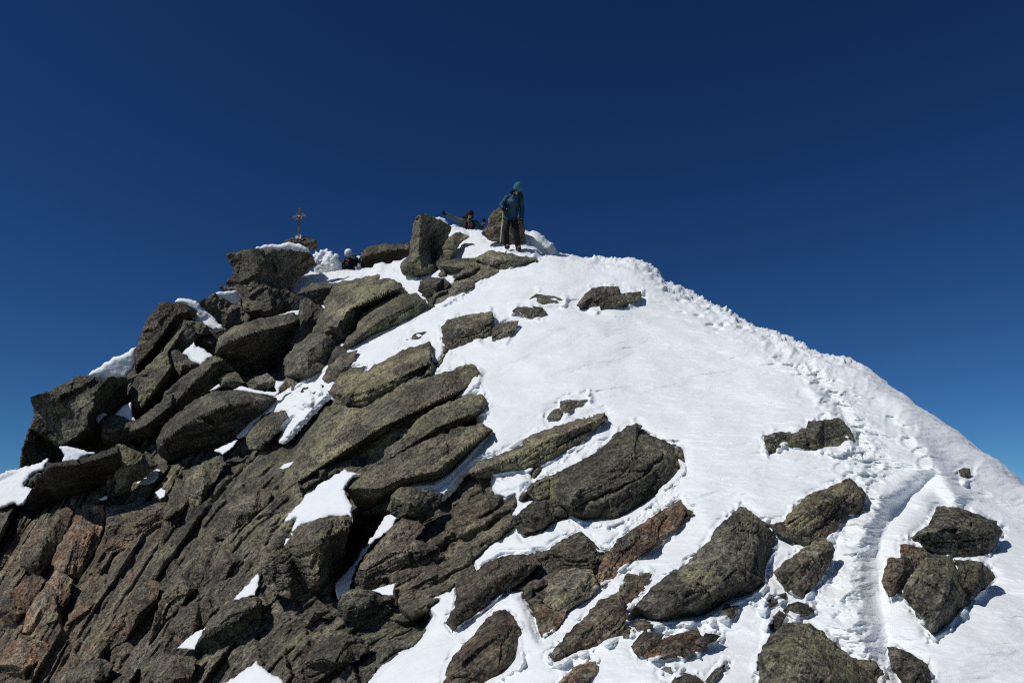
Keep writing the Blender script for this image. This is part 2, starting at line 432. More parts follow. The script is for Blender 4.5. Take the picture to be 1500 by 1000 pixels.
    fv, fe, ff, _, _, _ = delaunay_2d_cdt([Vector(p) for p in pts.tolist()], [(i, (i + 1) % no) for i in range(no)], [], 1, 1e-4, True)
    V2 = np.array([(v.x, v.y) for v in fv]); T = []
    for f in ff:
        for q in range(1, len(f) - 1): T.append((f[0], f[q], f[q + 1]))
    T = np.array(T); cen = V2[T].mean(1); T = T[poly_sd(cen[:, 0], cen[:, 1], ol) > 0]
    a, b, c = V2[T[:, 0]], V2[T[:, 1]], V2[T[:, 2]]
    flip = ((b[:, 0] - a[:, 0]) * (c[:, 1] - a[:, 1]) - (b[:, 1] - a[:, 1]) * (c[:, 0] - a[:, 0])) > 0
    T[flip] = T[flip][:, ::-1]                      # faces look back at the viewer (y grows downwards)
    # facet depth
    best = np.full(len(V2), -1e9); dt = np.zeros(len(V2))
    for (i, j, l) in tri:
        A_, B_, C_ = RV[i], RV[j], RV[l]
        den = (B_[1] - C_[1]) * (A_[0] - C_[0]) + (C_[0] - B_[0]) * (A_[1] - C_[1])
        if abs(den) < 1e-6: continue
        w0 = ((B_[1] - C_[1]) * (V2[:, 0] - C_[0]) + (C_[0] - B_[0]) * (V2[:, 1] - C_[1])) / den
        w1 = ((C_[1] - A_[1]) * (V2[:, 0] - C_[0]) + (A_[0] - C_[0]) * (V2[:, 1] - C_[1])) / den
        w2 = 1 - w0 - w1; mn = np.minimum(np.minimum(w0, w1), w2); up = mn > best
        w0c, w1c, w2c = np.clip(w0, -.1, 1.1), np.clip(w1, -.1, 1.1), np.clip(w2, -.1, 1.1)
        dt = np.where(up, w0c * rd[i] + w1c * rd[j] + w2c * rd[l], dt); best = np.where(up, mn, best)
    E = np.unique(np.sort(np.concatenate([T[:, :2], T[:, 1:], T[:, [0, 2]]]), axis=1), axis=0)
    sd = np.maximum(poly_sd(V2[:, 0], V2[:, 1], ol), 0)
    ecount = np.zeros(len(V2)); 
    # boundary = vertices of edges used once
    alle = np.sort(np.concatenate([T[:, :2], T[:, 1:], T[:, [0, 2]]]), axis=1)
    ue, cn = np.unique(alle, axis=0, return_counts=True); bnd = np.zeros(len(V2), bool); bnd[ue[cn == 1].ravel()] = True
    sd[bnd] = 0
    def smooth(val, n, lock):
        for _i in range(n):
            s = np.zeros(len(V2)); cnt = np.zeros(len(V2))
            np.add.at(s, E[:, 0], val[E[:, 1]]); np.add.at(s, E[:, 1], val[E[:, 0]]); np.add.at(cnt, E[:, 0], 1); np.add.at(cnt, E[:, 1], 1)
            val = np.where(lock, val, 0.5 * val + 0.5 * s / np.maximum(cnt, 1))
        return val
    dt = smooth(dt, rounding, bnd)
    em = edge * Da / F
    rnd = em * (1 - np.sqrt(np.clip(1 - (1 - np.clip(sd / edge, 0, 1)) ** 2, 0, 1)))
    tb = Da + k * (Dc(V2[:, 0], V2[:, 1]) - Da) - lift
    tf = tb + np.where(dt > 0, dt * 2.6, dt * 2.3) * size * dts + rnd
    sm = max(sd.max(), 1e-6)
    tk = thick * size * np.sqrt(np.clip(1 - (1 - sd / sm) ** 2, 0, 1)) + np.maximum(0, -dt) * size * 0.2
    tbk = tf + tk + 0.02 * size * (sd > 0)
    Pf = W(V2[:, 0], V2[:, 1], tf)
    inner = np.where(~bnd)[0]; remap = np.arange(len(V2)); remap[inner] = len(V2) + np.arange(len(inner))
    Pb = W(V2[inner, 0], V2[inner, 1], tbk[inner])
    P = np.concatenate([Pf, Pb]); TT = np.concatenate([T, remap[T][:, ::-1]])
    seed = int(cx_ * 3 + cy_) % 97
    nn = vnormals(P, TT)
    fade = np.concatenate([0.3 + 0.7 * np.clip(sd / max(6, .1 * spx), 0, 1), np.ones(len(inner)) * 0.5])
    if snow:
        q = P + seed
        d = fbm(q * 2.2, 4, seed=3) * 0.05 * min(1, size) + (fbm(q * 5.0, 3, seed=23, ridged=True) * 0.012 if amp > 2 else 0) + fbm(q * 9, 3, seed=13) * 0.014 + fbm(q * 26, 2, seed=17) * 0.004
        d = d * amp
    else:
        d = relief(P, size, amp, strat, seed, fol, axis)
    vwd = P - EYE; vwd = vwd / np.linalg.norm(vwd, axis=1)[:, None]; fac = np.clip(np.abs((nn * vwd).sum(1)) * 1.5, .25, 1)
    dirn = nn.copy(); nf = len(V2); dirn[:nf] = 0.65 * nn[:nf] - 0.35 * vwd[:nf]
    P = P + dirn * (d * fade * fac)[:, None]
    lo = P[P[:, 2].argmin()]; loc = (float(P[:, 0].mean()), float(P[:, 1].mean()), float(lo[2]))
    sz = len(P)
    if snow:
        o = mesh_np(name, P, TT, mat=mat or SNOW, smooth=True, loc=loc)
    else:
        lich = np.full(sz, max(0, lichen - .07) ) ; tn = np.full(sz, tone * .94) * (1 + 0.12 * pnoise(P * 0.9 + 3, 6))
        rr = np.full(sz, float(rust))
        o = mesh_np(name, P, TT, mat=mat or ROCK, smooth=True, loc=loc, sharp=24, attrs=dict(lichen=lich, rust=rr, tone=tn, folc=P @ fol, alc=P @ axis))
    tag(o, label, cat, group, 'thing')
    return o

GL = 'boulders heaped along the left skyline'
GS = 'rock slabs jutting from the ridge flank'
GR = 'rocks poking out of the snow slope'
GP = 'small stones lying on the snow'
GN = 'snow patches left between the rocks'
def boulder(label, outline, **kw): return stone('boulder', label, 'boulder', kw.pop('group', GL), outline, **kw)
def slab(label, outline, **kw):
    kw.setdefault('press', .22)
    return stone('rock_slab', label, 'rock slab', kw.pop('group', GS), outline, strat=kw.pop('strat', 1.0), **kw)
def rock(label, outline, **kw):
    kw.setdefault('dts', .7); kw.setdefault('press', .4)
    kw['lift'] = kw.get('lift', .1) * .6 + 0.10
    return stone('rock', label, 'rock', kw.pop('group', GR), outline, **kw)
def pebble(label, outline, **kw):
    kw.setdefault('dts', .7); kw.setdefault('press', .4)
    kw['lift'] = kw.get('lift', .1) * .6 + 0.10
    return stone('stone', label, 'stone', kw.pop('group', GP), outline, strat=kw.pop('strat', 0.3), **kw)
def patch(label, outline, **kw):
    return stone(kw.pop('name', 'snow_patch'), label, 'snow patch', kw.pop('group', GN), outline, snow=True, ridge=kw.pop('ridge', []), thick=kw.pop('thick', 0.35),
                 edge=kw.pop('edge', 7.0), rounding=8, k=kw.pop('k', 0.85), jag=kw.pop('jag', 1.3), press=kw.pop('press', False), **kw)

# ---- summit and left skyline
boulder('big grey summit block with an overhanging left edge, under the snow cap below the cross',
 [(333,372,.1),(345,371,.05),(357,369),(371,366),(400,367,.05),(452,369,.35),(457,377,.42),(463,388,.45),(448,399,.4),(435,408,.35),(427,418,.2),(429,430,.15),(438,438,.2),(425,452,.2),(404,462,.15),(385,466,.1),(366,467,.15),(352,462,.2),(345,440,.15),(335,425,.2),(334,414,.15),(343,405,.1),(344,396,.1),(338,384,.1)],
 ridge=[[(371,366,0),(376,395,-.1),(392,425,-.16),(400,455,-.14)],[(366,425,-.12),(370,455,-.1)]], lift=0.2, k=.3, thick=1.0, lichen=.42, tone=1.05, strat=.25)
boulder('dark angular chunk leaning on the foot of the summit block', [(398,420,.0),(415,424,.1),(438,438,.3),(425,452,.3),(405,460,.2),(399,440,.1)], ridge=[[(398,420,0),(402,440,-.1),(405,460,.1)]], lift=.55, k=.3, lichen=.15, tone=.75)
boulder('flat brownish rock on top of the summit carrying the cross', [(418,353),(430,349),(450,349),(462,352),(465,358),(464,364),(455,366),(440,362),(420,358)], lift=.1, t0=23.2, k=.1, lichen=.45, rust=.3)
patch('thin flat snow cap on the edge of the summit block under the cross', [(371,366),(376,362),(388,359),(410,358),(420,355),(445,357),(452,361),(454,369),(430,368),(400,367)], lift=.3, k=.2, t0=23.0, thick=.8, edge=5)
boulder('dark flat-topped boulder behind the climber in the white helmet', [(530,372),(540,363),(565,358),(580,361),(597,357),(602,362),(601,372,.3),(575,386,.3),(545,397,.3),(533,400,.3),(530,385,.1)], ridge=[[(532,376,-.1),(565,368,-.2),(600,364,-.1)]], t0=25.6, k=0, thick=.9, lichen=.2, rust=.25, tone=.85)
boulder('tall upright block with lichen, highest rock left of the crawling climber',
 [(612,317),(618,314),(636,319,.1),(658,333,.3),(655,350,.4),(648,362,.35),(640,375,.3),(645,385,.25),(648,398,.2),(635,404,.2),(620,402,.1),(600,404,.1),(590,398,.1),(587,392,.1),(593,382,.05),(602,372,.08),(604,350,.12),(608,330,.12)],
 ridge=[[(616,316,0),(615,345,-.12),(613,372,-.18),(618,395,-.12)],[(613,372,-.18),(598,388,-.14)]], lift=.25, k=.3, lichen=.7, strat=.2, tone=1.1)
patch('small snow lump behind the top of the tall upright block', [(634,319),(644,317),(652,321),(656,326),(656,335),(645,330)], t0=22.6, k=0, edge=4)
boulder('dark slab leaning against the right side of the tall upright block', [(674,341),(686,347,.1),(674,352,.2),(668,365,.25),(655,384,.25),(646,394,.2),(637,384,.1),(645,366),(655,352),(665,345)], lift=.35, k=.5, lichen=.5, strat=.5)
boulder('low flat boulder with a dark hollow under it right of the tall block', [(645,388),(655,382),(690,379),(703,388,.1),(692,397,.35),(680,402,.5),(664,404,.5),(652,398,.3)], ridge=[[(650,389,-.2),(675,393,-.28),(695,390,-.2)]], lift=.3, k=.5, lichen=.6)
boulder('long flat boulder just below the boots of the standing climber', [(695,378),(708,373),(720,369),(745,372),(786,380,.1),(768,386,.1),(735,396,.15),(722,394,.1),(712,388,.1)], ridge=[[(700,379,-.1),(725,380,-.2),(765,382,-.1)]], lift=.25, k=.7, lichen=.45, tone=1.15)
slab('long pale slab lying diagonally along the top edge of the snow slope', [(638,438),(640,424),(660,418),(680,408),(700,392),(720,390),(728,397,.1),(713,407,.1),(700,416,.1),(680,430,.1),(660,440,.1),(646,448,.1),(637,446,.1)], lift=.2, k=.9, lichen=.45, tone=1.25, strat=.5, group=GL)
boulder('small dark block in the snow left of the long pale slab', [(616,413),(630,408),(650,408),(658,416),(645,424,.1),(639,438,.2),(626,436,.2),(615,425,.1)], ridge=[[(617,418,-.15),(640,417,-.25)]], lift=.15, k=.4, lichen=.25, tone=.75)
boulder('rounded boulder behind the lower edge of the small snow shelf', [(437,431),(445,424),(456,418),(472,414),(489,416),(486,425,.2),(480,438,.3),(476,446,.3),(464,444,.3),(454,438,.2),(446,433,.1)], ridge=[[(446,427,-.1),(466,423,-.22),(484,421,-.1)]], lift=.25, k=.4, lichen=.5)
boulder('big lichen-covered boulder below the climber in the white helmet',
 [(490,416),(520,410),(554,404),(553,411),(576,410),(592,422,.15),(588,432,.25),(560,442,.3),(534,452,.35),(530,468,.4),(524,485,.45),(510,508,.5),(498,506,.45),(488,490,.2),(470,488,.1),(456,490,.05),(465,474),(478,452),(476,443),(486,426)],
 ridge=[[(495,422,-.05),(540,421,-.1),(576,425,-.08),(540,442,-.12),(512,452,-.14),(494,478,-.14)]], lift=.35, k=.55, lichen=.75, tone=1.05, strat=.2)
slab('dark tilted lichen slab at the upper left edge of the long snow tongue', [(528,464,.1),(548,452),(580,431),(608,432),(622,441,.1),(628,450,.2),(600,466,.2),(570,480,.2),(540,494,.2),(512,511,.2),(502,508,.1),(508,496,.05),(524,483,.1)], ridge=[[(515,500,-.1),(560,466,-.18),(612,441,-.06)]], lift=.3, k=.7, lichen=.65, strat=.3, group=GL)
boulder('rounded grey boulder above the narrow left snow tongue', [(418,526),(432,510),(456,490),(475,489),(488,500,.1),(490,515,.25),(481,538,.3),(450,556,.25),(428,570,.1),(420,550,.05)], ridge=[[(420,530,-.05),(448,515,-.2),(470,500,-.2),(480,492,-.1)],[(448,515,-.2),(452,545,-.1)]], lift=.3, k=.6, lichen=.25, tone=1.1, strat=.2)
boulder('small dark boulder wedged between the rounded grey one and the snow tongue', [(481,512),(497,507),(507,514),(500,522,.1),(492,532,.1),(480,540,.1)], lift=.05, k=.6, lichen=.25, tone=.85)
slab('short brown slab splitting the upper end of the narrow snow tongue', [(500,520),(522,514),(516,528,.1),(500,548,.1),(490,556,.1),(481,560,.1),(473,554),(482,538)], lift=.25, k=.8, lichen=.35, rust=.25, strat=.5)
boulder('upright wedge-shaped block right of the big dark boulder', [(442,440),(448,437),(476,454,.1),(474,464,.2),(458,484,.2),(446,498,.15),(434,507,.1),(427,504,.05),(432,484),(439,456)], ridge=[[(446,440,-.1),(442,470,-.18),(432,503,-.1)]], lift=.35, k=.4, lichen=.35, strat=.3)
boulder('largest dark boulder of the left flank with a lit top and shadowed face',
 [(316,518,.1),(320,496),(330,488),(342,482),(372,470,.08),(430,460,.15),(437,468,.2),(432,490,.35),(430,512,.45),(418,524,.5),(416,552,.55),(390,550,.55),(366,550,.5),(340,538,.4),(326,528,.3)],
 ridge=[[(320,510,-.1),(338,500,-.22),(370,488,-.22),(432,471,.08)]], lift=.35, k=.35, thick=.9, lichen=.35, tone=.9, strat=.25)
boulder('tall dark leaning boulder on the skyline between two snow patches',
 [(199,520),(203,505),(208,488),(222,462),(234,448),(246,444),(270,446,.1),(285,458,.2),(282,468,.3),(268,474,.35),(256,490,.4),(244,506,.4),(226,522,.4),(210,538,.4),(199,550,.3)],
 ridge=[[(201,532,-.05),(222,512,-.15),(240,486,-.18),(258,462,-.14),(276,456,0)]], lift=.35, k=.3, lichen=.2, rust=.25, tone=.75, strat=.3)
boulder('long lichen-speckled slab sloping down below the tall leaning boulder',
 [(269,470),(285,472),(302,478),(309,486,.1),(290,492,.1),(284,503,.1),(268,517,.1),(252,512,.1),(258,530,.25),(263,552,.4),(240,576,.4),(212,602,.35),(197,606,.2),(192,596),(191,574),(198,556),(225,530),(244,508)],
 ridge=[[(270,480,-.05),(246,515,-.12),(250,538,-.1),(232,562,-.12),(206,598,-.06)]], lift=.3, k=.5, lichen=.7, strat=.25)
boulder('small square block below the snow pocket on the left flank', [(248,514),(254,512),(290,534,.1),(291,540,.15),(270,552,.3),(262,550,.2),(252,530,.05)], ridge=[[(252,516,-.1),(268,534,-.22),(264,549,-.05)]], lift=.6, k=.4, lichen=.3)
slab('long narrow slab under the chin of the largest dark boulder', [(316,522),(327,528),(344,544,.2),(324,558,.3),(308,574,.3),(282,592,.3),(262,608,.3),(250,600),(254,588),(236,588),(245,575),(270,552),(290,538)], ridge=[[(316,530,-.1),(284,560,-.16),(252,594,-.1)]], lift=.4, k=.5, lichen=.6, strat=.3, group=GL)
boulder('dark slab with a pale upper edge pointing down at the wedged stone', [(238,589),(252,580),(258,590,.1),(256,608,.3),(240,636,.45),(228,648,.5),(205,648,.4),(190,637,.1),(189,628),(205,614),(222,600)], ridge=[[(192,632,-.05),(215,622,-.18),(250,594,-.12)]], lift=.45, k=.4, lichen=.4, tone=.85)
boulder('small square boulder between two snow scraps beside the big left block', [(148,616),(160,609),(180,612),(200,620,.1),(192,632,.1),(194,642,.2),(176,648,.2),(152,642,.1)], ridge=[[(152,620,-.15),(168,630,-.22),(190,626,-.1)]], lift=.5, k=.3, lichen=.45, tone=.85)
boulder('huge left-hand block with an overhanging prow against the sky',
 [(47,584),(62,578),(72,576),(80,570),(92,563),(104,560),(114,551),(135,553),(160,554,.05),(185,554,.25),(187,562,.3),(178,590,.4),(165,606,.35),(148,614,.3),(149,628,.4),(151,642,.5),(130,648,.5),(100,650,.4),(84,658,.3),(68,670,.25),(46,682,.2),(28,690,.15),(32,675,.1),(36,656,.1),(45,626,.1),(50,614,.1),(53,606,.12),(50,592,.1)],
 ridge=[[(136,553,0),(139,575,-.08),(136,598,-.1),(128,606,-.1),(129,626,-.1),(112,640,-.06),(90,652,.05)]], lift=.35, k=.2, thick=1.0, lichen=.5, tone=.95, strat=.25)
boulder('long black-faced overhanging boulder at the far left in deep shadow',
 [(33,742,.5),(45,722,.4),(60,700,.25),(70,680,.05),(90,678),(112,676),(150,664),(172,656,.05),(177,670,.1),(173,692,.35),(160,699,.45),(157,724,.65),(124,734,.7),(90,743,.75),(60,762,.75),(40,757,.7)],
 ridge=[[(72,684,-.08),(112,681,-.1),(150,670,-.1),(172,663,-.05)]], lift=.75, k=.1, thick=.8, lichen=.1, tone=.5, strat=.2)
boulder('pale upright wedge stone with yellow lichen beside the black-faced boulder', [(172,652),(180,651),(195,660),(210,668,.1),(231,681,.2),(212,697,.2),(193,706,.2),(188,716,.2),(177,723,.2),(168,724,.1),(169,696),(174,678)], ridge=[[(178,655,-.1),(192,680,-.18),(184,705,-.12)]], lift=.55, k=.3, lichen=.8, tone=1.25, rust=.15)
boulder('narrow dark stone wedged left of the pale upright wedge', [(157,698),(163,694),(171,694),(168,712,.1),(168,724,.1),(159,727,.1)], lift=.5, k=.3, lichen=.1, tone=.7)
boulder('broad dark rounded boulder in the middle of the left flank',
 [(232,642),(245,620),(262,606),(285,588),(315,573),(345,574),(380,578),(404,584,.1),(396,602,.2),(375,622,.25),(355,640,.25),(322,655,.25),(284,668,.3),(256,686,.3),(240,676,.25),(232,660,.1)],
 ridge=[[(240,645,-.1),(275,620,-.2),(330,595,-.2),(380,588,-.08)]], lift=.3, k=.6, lichen=.15, tone=.8, strat=.6)
pebble('rounded layered stone below the largest dark boulder, left of a pale one', [(320,554),(330,549),(346,545),(358,560,.1),(342,566,.2),(324,566,.1)], lift=.45, k=.5, lichen=.25, strat=.8, group=GL)
pebble('pale layered stone with snow at its right end under the largest dark boulder', [(361,561),(376,553),(392,547),(403,558),(398,566,.2),(370,569,.1)], lift=.45, k=.5, lichen=.25, tone=1.4, strat=1.0, group=GL)
boulder('flat grey rock left of the summit block around a fish-shaped snow patch', [(291,444),(302,437),(314,432),(330,440),(350,450),(366,466,.1),(360,474,.2),(346,479,.2),(328,483,.2),(316,466,.1),(300,452,.1)], lift=.15, k=.5, lichen=.45)
pebble('tiny jagged rock on the skyline just left of the summit block', [(321,421),(326,419),(334,422),(346,425),(342,430),(330,428)], lift=.1, k=.2, lichen=.5, group=GL)
boulder('cracked dark ledge between two snow patches left of the largest dark boulder', [(286,494),(302,487),(328,483),(322,498,.1),(316,518,.2),(306,514,.2),(296,510,.2),(286,505,.1)], lift=.2, k=.5, lichen=.2, tone=.75, strat=1.0)
pebble('dark little stone in the snow at the lower left edge of the photo', [(-4,706),(4,702),(9,704),(14,714,.1),(6,718,.2),(-4,716,.1)], lift=.15, k=.3, lichen=.2, group=GL)
pebble('dark stone in the left edge snow right against the black-faced boulder', [(34,712),(44,702),(55,693),(62,694),(60,706,.1),(52,712,.1),(38,713,.1)], lift=.3, k=.3, lichen=.2, tone=.8, group=GL)

# ---- slabs of the flank
slab('topmost of the three big parallel lichen slabs, its end under the snow tongue',
 [(482,573),(500,551),(516,540),(538,536),(530,546),(560,532),(590,515),(628,502),(633,512,.1),(627,538,.2),(622,551,.2),(600,562,.2),(580,577,.2),(538,599,.2),(518,594,.15),(496,590,.1)],
 ridge=[[(486,578,-.03),(540,572,-.08),(600,545,-.09),(630,530,-.05)]], lift=.40, k=.9, lichen=.75, rust=.18, strat=1.0)
slab('middle and longest of the three big parallel lichen slabs',
 [(496,596),(538,600),(580,577),(620,557),(660,544),(684,535),(694,535),(700,545),(697,560,.1),(684,577,.2),(660,587,.2),(630,600,.2),(600,614,.2),(560,642,.2),(520,664,.2),(470,700,.2),(424,733,.2),(398,738,.1),(420,690),(450,645),(478,612)],
 ridge=[[(412,722,-.03),(480,676,-.06),(560,625,-.07),(640,588,-.07),(697,560,-.02)]], lift=.32, k=.95, lichen=.75, rust=.15, strat=1.1)
slab('blunt lichen slab whose end pokes into the snow below the longest slab',
 [(684,580),(707,579),(711,588,.1),(708,606,.2),(690,614,.25),(666,626,.25),(640,638,.2),(610,652,.15),(585,668,.1),(560,680,.1),(565,660),(598,635),(612,616),(640,598),(664,588)],
 ridge=[[(575,668,-.03),(640,626,-.07),(704,600,-.06)]], lift=.36, k=.9, lichen=.85, strat=1.1)
slab('dark ledge between the narrow left snow tongue and its lower finger', [(362,641),(374,622),(386,608),(400,605),(416,603),(419,608),(408,627),(396,640),(380,655),(366,655)], lift=.2, k=.95, lichen=.5)
slab('broad lichen slab with a dark overhang above the shadowed cleft',
 [(612,653),(640,640),(668,629),(705,622),(720,630,.1),(706,648,.25),(685,672,.35),(660,697,.4),(640,712,.45),(610,713,.45),(585,724,.45),(565,737,.45),(540,750,.45),(526,742,.3),(512,722,.1),(504,714),(513,703),(530,694),(560,680),(590,664)],
 ridge=[[(515,715,-.05),(560,715,-.14),(590,700,-.14),(640,690,-.1),(672,664,-.08),(712,634,0)]], lift=.4, k=.8, lichen=.55, rust=.2, strat=.5)
boulder('pyramid-shaped block at the tip of a thin snow finger above the cleft', [(568,747,.1),(576,728),(588,713),(602,715),(616,718,.1),(649,723,.3),(639,744,.35),(628,756,.35),(618,765,.4),(600,756,.3),(582,756,.2)], ridge=[[(588,713,0),(600,738,-.15),(598,752,0)]], lift=.65, k=.5, lichen=.45, strat=.3, group=GS)
slab('broken block with a thick snow cap left of the shadowed cleft',
 [(416,802),(428,784),(444,769),(460,764),(484,758),(514,757,.05),(513,768,.1),(507,786,.3),(503,810,.4),(496,835,.45),(488,852,.45),(470,866,.3),(452,862,.2),(425,874,.1),(402,870,.1),(388,850,.1),(384,830,.05),(395,815)],
 ridge=[[(420,800,-.08),(460,790,-.16),(470,800,-.16),(466,850,-.1)],[(470,790,-.16),(510,772,0)]], lift=.55, k=.5, thick=.9, lichen=.55, rust=.2, strat=1.6)
slab('fractured pile of dark plates right of the shadowed cleft',
 [(526,832),(550,802),(578,772),(592,757),(612,764),(620,772),(606,790),(640,802),(648,815,.1),(630,832,.2),(600,845,.25),(566,858,.25),(532,862,.3),(520,850,.3)],
 ridge=[[(535,835,-.08),(570,808,-.16),(610,806,-.12)]], lift=.35, k=.8, lichen=.35, rust=.2, strat=1.7)
slab('squat layered rock with lichen on its left end below the cleft', [(494,898),(498,884),(502,872),(520,864),(550,868),(560,880,.1),(550,894,.2),(520,908,.2),(504,906,.1)], lift=.3, k=.6, lichen=.55, strat=1.4)
slab('big smooth dark plate slanting out of the lower rock face', [(430,996),(446,972),(460,952),(478,936),(512,932),(540,938),(541,950,.1),(520,966,.2),(480,985,.2),(450,1004,.2),(432,1006,.1)], lift=.3, k=.9, lichen=.15, tone=.9, strat=1.2)
slab('thin dark plate below the snow-capped broken block', [(436,905),(452,896),(470,890),(486,884),(487,891,.1),(470,902,.2),(450,913,.2)], lift=.25, k=.8, lichen=.25, strat=.8)
slab('dark jointed block right of two small snow wedges at the lower left', [(288,944,.1),(304,918),(325,895),(345,880),(372,875),(382,880,.1),(381,905,.2),(378,926,.3),(364,950,.35),(330,958,.35),(301,955,.3)], ridge=[[(306,925,-.08),(340,898,-.15),(376,888,-.05)]], lift=.35, k=.7, lichen=.3, tone=.8, strat=1.2)
slab('two-layered yellow-green slab lying across the snow in the middle of the slope',
 [(684,691),(700,681),(716,673),(745,662),(766,653),(771,643),(800,630),(848,616),(884,606),(888,614,.1),(868,628,.1),(860,640,.15),(848,652,.2),(824,666,.2),(798,680,.2),(776,690,.2),(745,692,.2),(722,696,.15),(700,700,.1)],
 ridge=[[(690,692,-.03),(750,672,-.1),(800,645,-.12),(882,612,-.04)]], lift=.4, k=.95, lichen=.75, rust=.2, tone=1.15, strat=1.0)
slab('massive dark ridge of rock with a beak-like tip in the centre of the slope',
 [(770,722,.1),(788,704),(807,698),(829,689),(848,679),(872,665),(894,648),(901,638),(920,626),(932,620),(938,624,.05),(933,636,.05),(951,639,.1),(980,650,.15),(988,662,.2),(996,673,.25),(1003,682,.25),(1004,690,.25),(987,707,.25),(970,719,.25),(968,728,.25),(944,745,.25),(920,759,.25),(898,769,.25),(872,767,.25),(855,767,.25),(836,757,.2),(826,745,.15),(806,737,.15),(790,732,.1)],
 ridge=[[(932,636,-.03),(928,660,-.1),(890,690,-.13),(850,715,-.13),(834,740,-.08)],[(928,660,-.1),(975,668,.03)],[(850,740,.0),(900,712,-.08),(960,690,.03)]], lift=.5, k=.95, lichen=.55, tone=.92, strat=.9)
slab('cracked dark rock between the beak-tipped ridge and a snow finger', [(751,766),(762,750),(780,736),(800,734),(826,739),(828,750,.1),(812,759,.2),(793,773,.25),(775,779,.25),(766,783,.2)], lift=.35, k=.9, lichen=.15, tone=.8, strat=1.2)
slab('rusty layered slab between two snow fingers right of centre',
 [(997,733),(1000,742),(1014,750,.1),(992,771,.1),(968,791,.15),(932,815,.15),(903,839,.15),(893,849,.15),(880,858,.1),(874,845),(884,822),(895,806),(906,792),(932,773),(956,758),(987,738)],
 lift=.3, k=.95, lichen=.1, rust=.75, tone=1.25, strat=1.2)
slab('smooth grey rounded rock with a white scar between the snow fingers', [(798,880),(802,864),(806,850),(826,836),(846,833),(866,836),(877,858,.1),(862,872,.15),(840,885,.2),(826,895,.2),(814,892,.1)], lift=.35, k=.9, lichen=.35, tone=1.45, strat=.3, rust=.1)
slab('pinkish brown rock tapering down into the snow below the smooth grey one', [(782,884),(798,886),(814,893),(829,893),(824,903,.1),(812,921,.1),(795,934,.1),(788,912)], lift=.2, k=.9, lichen=.1, rust=.65, tone=1.25, strat=.5)
slab('dark splintered rock above the snow tongue in the lower middle', [(668,890),(672,862),(690,845),(705,832),(735,815),(760,812),(784,815),(790,826),(770,845,.1),(745,862,.15),(722,882,.2),(706,895,.2),(684,908,.2),(664,924,.2),(655,911,.1)], ridge=[[(665,905,-.06),(710,858,-.14),(775,825,-.06)]], lift=.3, k=.9, lichen=.2, rust=.25, tone=.85, strat=1.4)
slab('dark crumbling rock under the long snow finger right of the splintered one', [(784,812),(805,806),(824,792),(848,780),(860,787),(877,806,.1),(893,807,.1),(884,822,.1),(872,838,.15),(830,838,.15),(802,850,.2),(790,842,.1)], lift=.2, k=.9, lichen=.35, tone=.75, strat=1.5)
rock('rounded brown boulder in the snow at the bottom centre with rust streaks',
 [(650,998,.1),(656,980),(666,960),(680,945),(696,930),(712,908),(724,897),(740,894),(750,902),(760,924,.1),(764,944,.2),(764,968,.3),(748,984,.3),(724,1000,.25),(700,1022,.2),(655,1025,.1)],
 ridge=[[(660,990,-.05),(700,945,-.15),(735,915,-.15),(748,905,-.03)],[(700,945,-.15),(730,975,-.1)]], lift=.35, k=.9, lichen=.25, rust=.6, tone=.9, strat=.5)

# ---- planks of the lower left face
def plank(label, outline, **kw):
    kw.setdefault('lift', .22); kw.setdefault('k', .95); kw.setdefault('strat', .9); kw.setdefault('lichen', .25); kw.setdefault('press', .15)
    return stone('rock_slab', label, 'rock slab', 'steep planks of the lower left rock face', outline, **kw)
plank('steep brown plank with an undercut foot directly below the black-faced boulder', [(105,741),(119,744),(113,765,.1),(96,792,.15),(79,818,.2),(75,832,.25),(52,842,.25),(30,828,.15),(31,811),(56,776),(87,748)], ridge=[[(92,750,-.03),(62,795,-.1),(45,830,-.06)]], rust=.45, lift=.34)
plank('pale pink streaked plank right of the steep brown one', [(122,737),(150,741),(154,765,.1),(140,800,.15),(115,846,.2),(91,846,.15),(76,826,.05),(87,800),(105,772)], ridge=[[(125,742,-.02),(112,790,-.08),(92,835,-.05)]], rust=1.0, tone=1.45, lift=.28, lichen=.05)
plank('broad blocky slab with a level crack below the wedged stones', [(157,744),(200,738),(241,737),(248,758,.1),(224,779,.2),(196,800,.2),(154,814,.15),(152,797),(157,772)], ridge=[[(160,760,-.05),(200,765,-.1),(236,745,-.04)]], rust=.5, lift=.34, tone=1.05)
plank('long rust-orange plank in the lower left corner region, ending in a square break', [(84,835),(105,849),(101,874,.1),(86,900,.15),(70,926,.2),(52,940,.2),(28,926,.1),(42,895),(66,860)], ridge=[[(88,842,-.02),(60,890,-.08),(40,925,-.04)]], rust=1.0, tone=1.35, lift=.32, lichen=.1)
plank('narrow orange-brown slab at the left edge of the photo', [(17,867),(49,841),(66,849),(45,891,.1),(21,926,.2),(0,951,.2),(-30,960,.2),(-30,905),(-10,893)], rust=.9, tone=1.1, lift=.28)
plank('pinkish slab cut by the lower left corner of the photo', [(31,930),(70,944),(62,962,.1),(52,979,.2),(38,1004,.25),(-10,1030,.2),(-25,1010),(-4,975),(10,951)], rust=.95, tone=1.3, lift=.34)
plank('slim brown plank right of the long rust-orange one', [(140,839),(154,849),(146,872,.1),(133,895,.15),(105,937,.2),(91,940,.1),(94,919),(119,874)], rust=.75, tone=1.15, lift=.26)
plank('long grey plank leading up towards the upper sharp snow wedge', [(311,786),(320,803,.1),(306,832,.15),(290,860,.2),(262,890,.2),(241,909,.2),(217,947,.15),(224,916),(238,874),(266,839),(287,804)], rust=.2, lift=.34, lichen=.4)
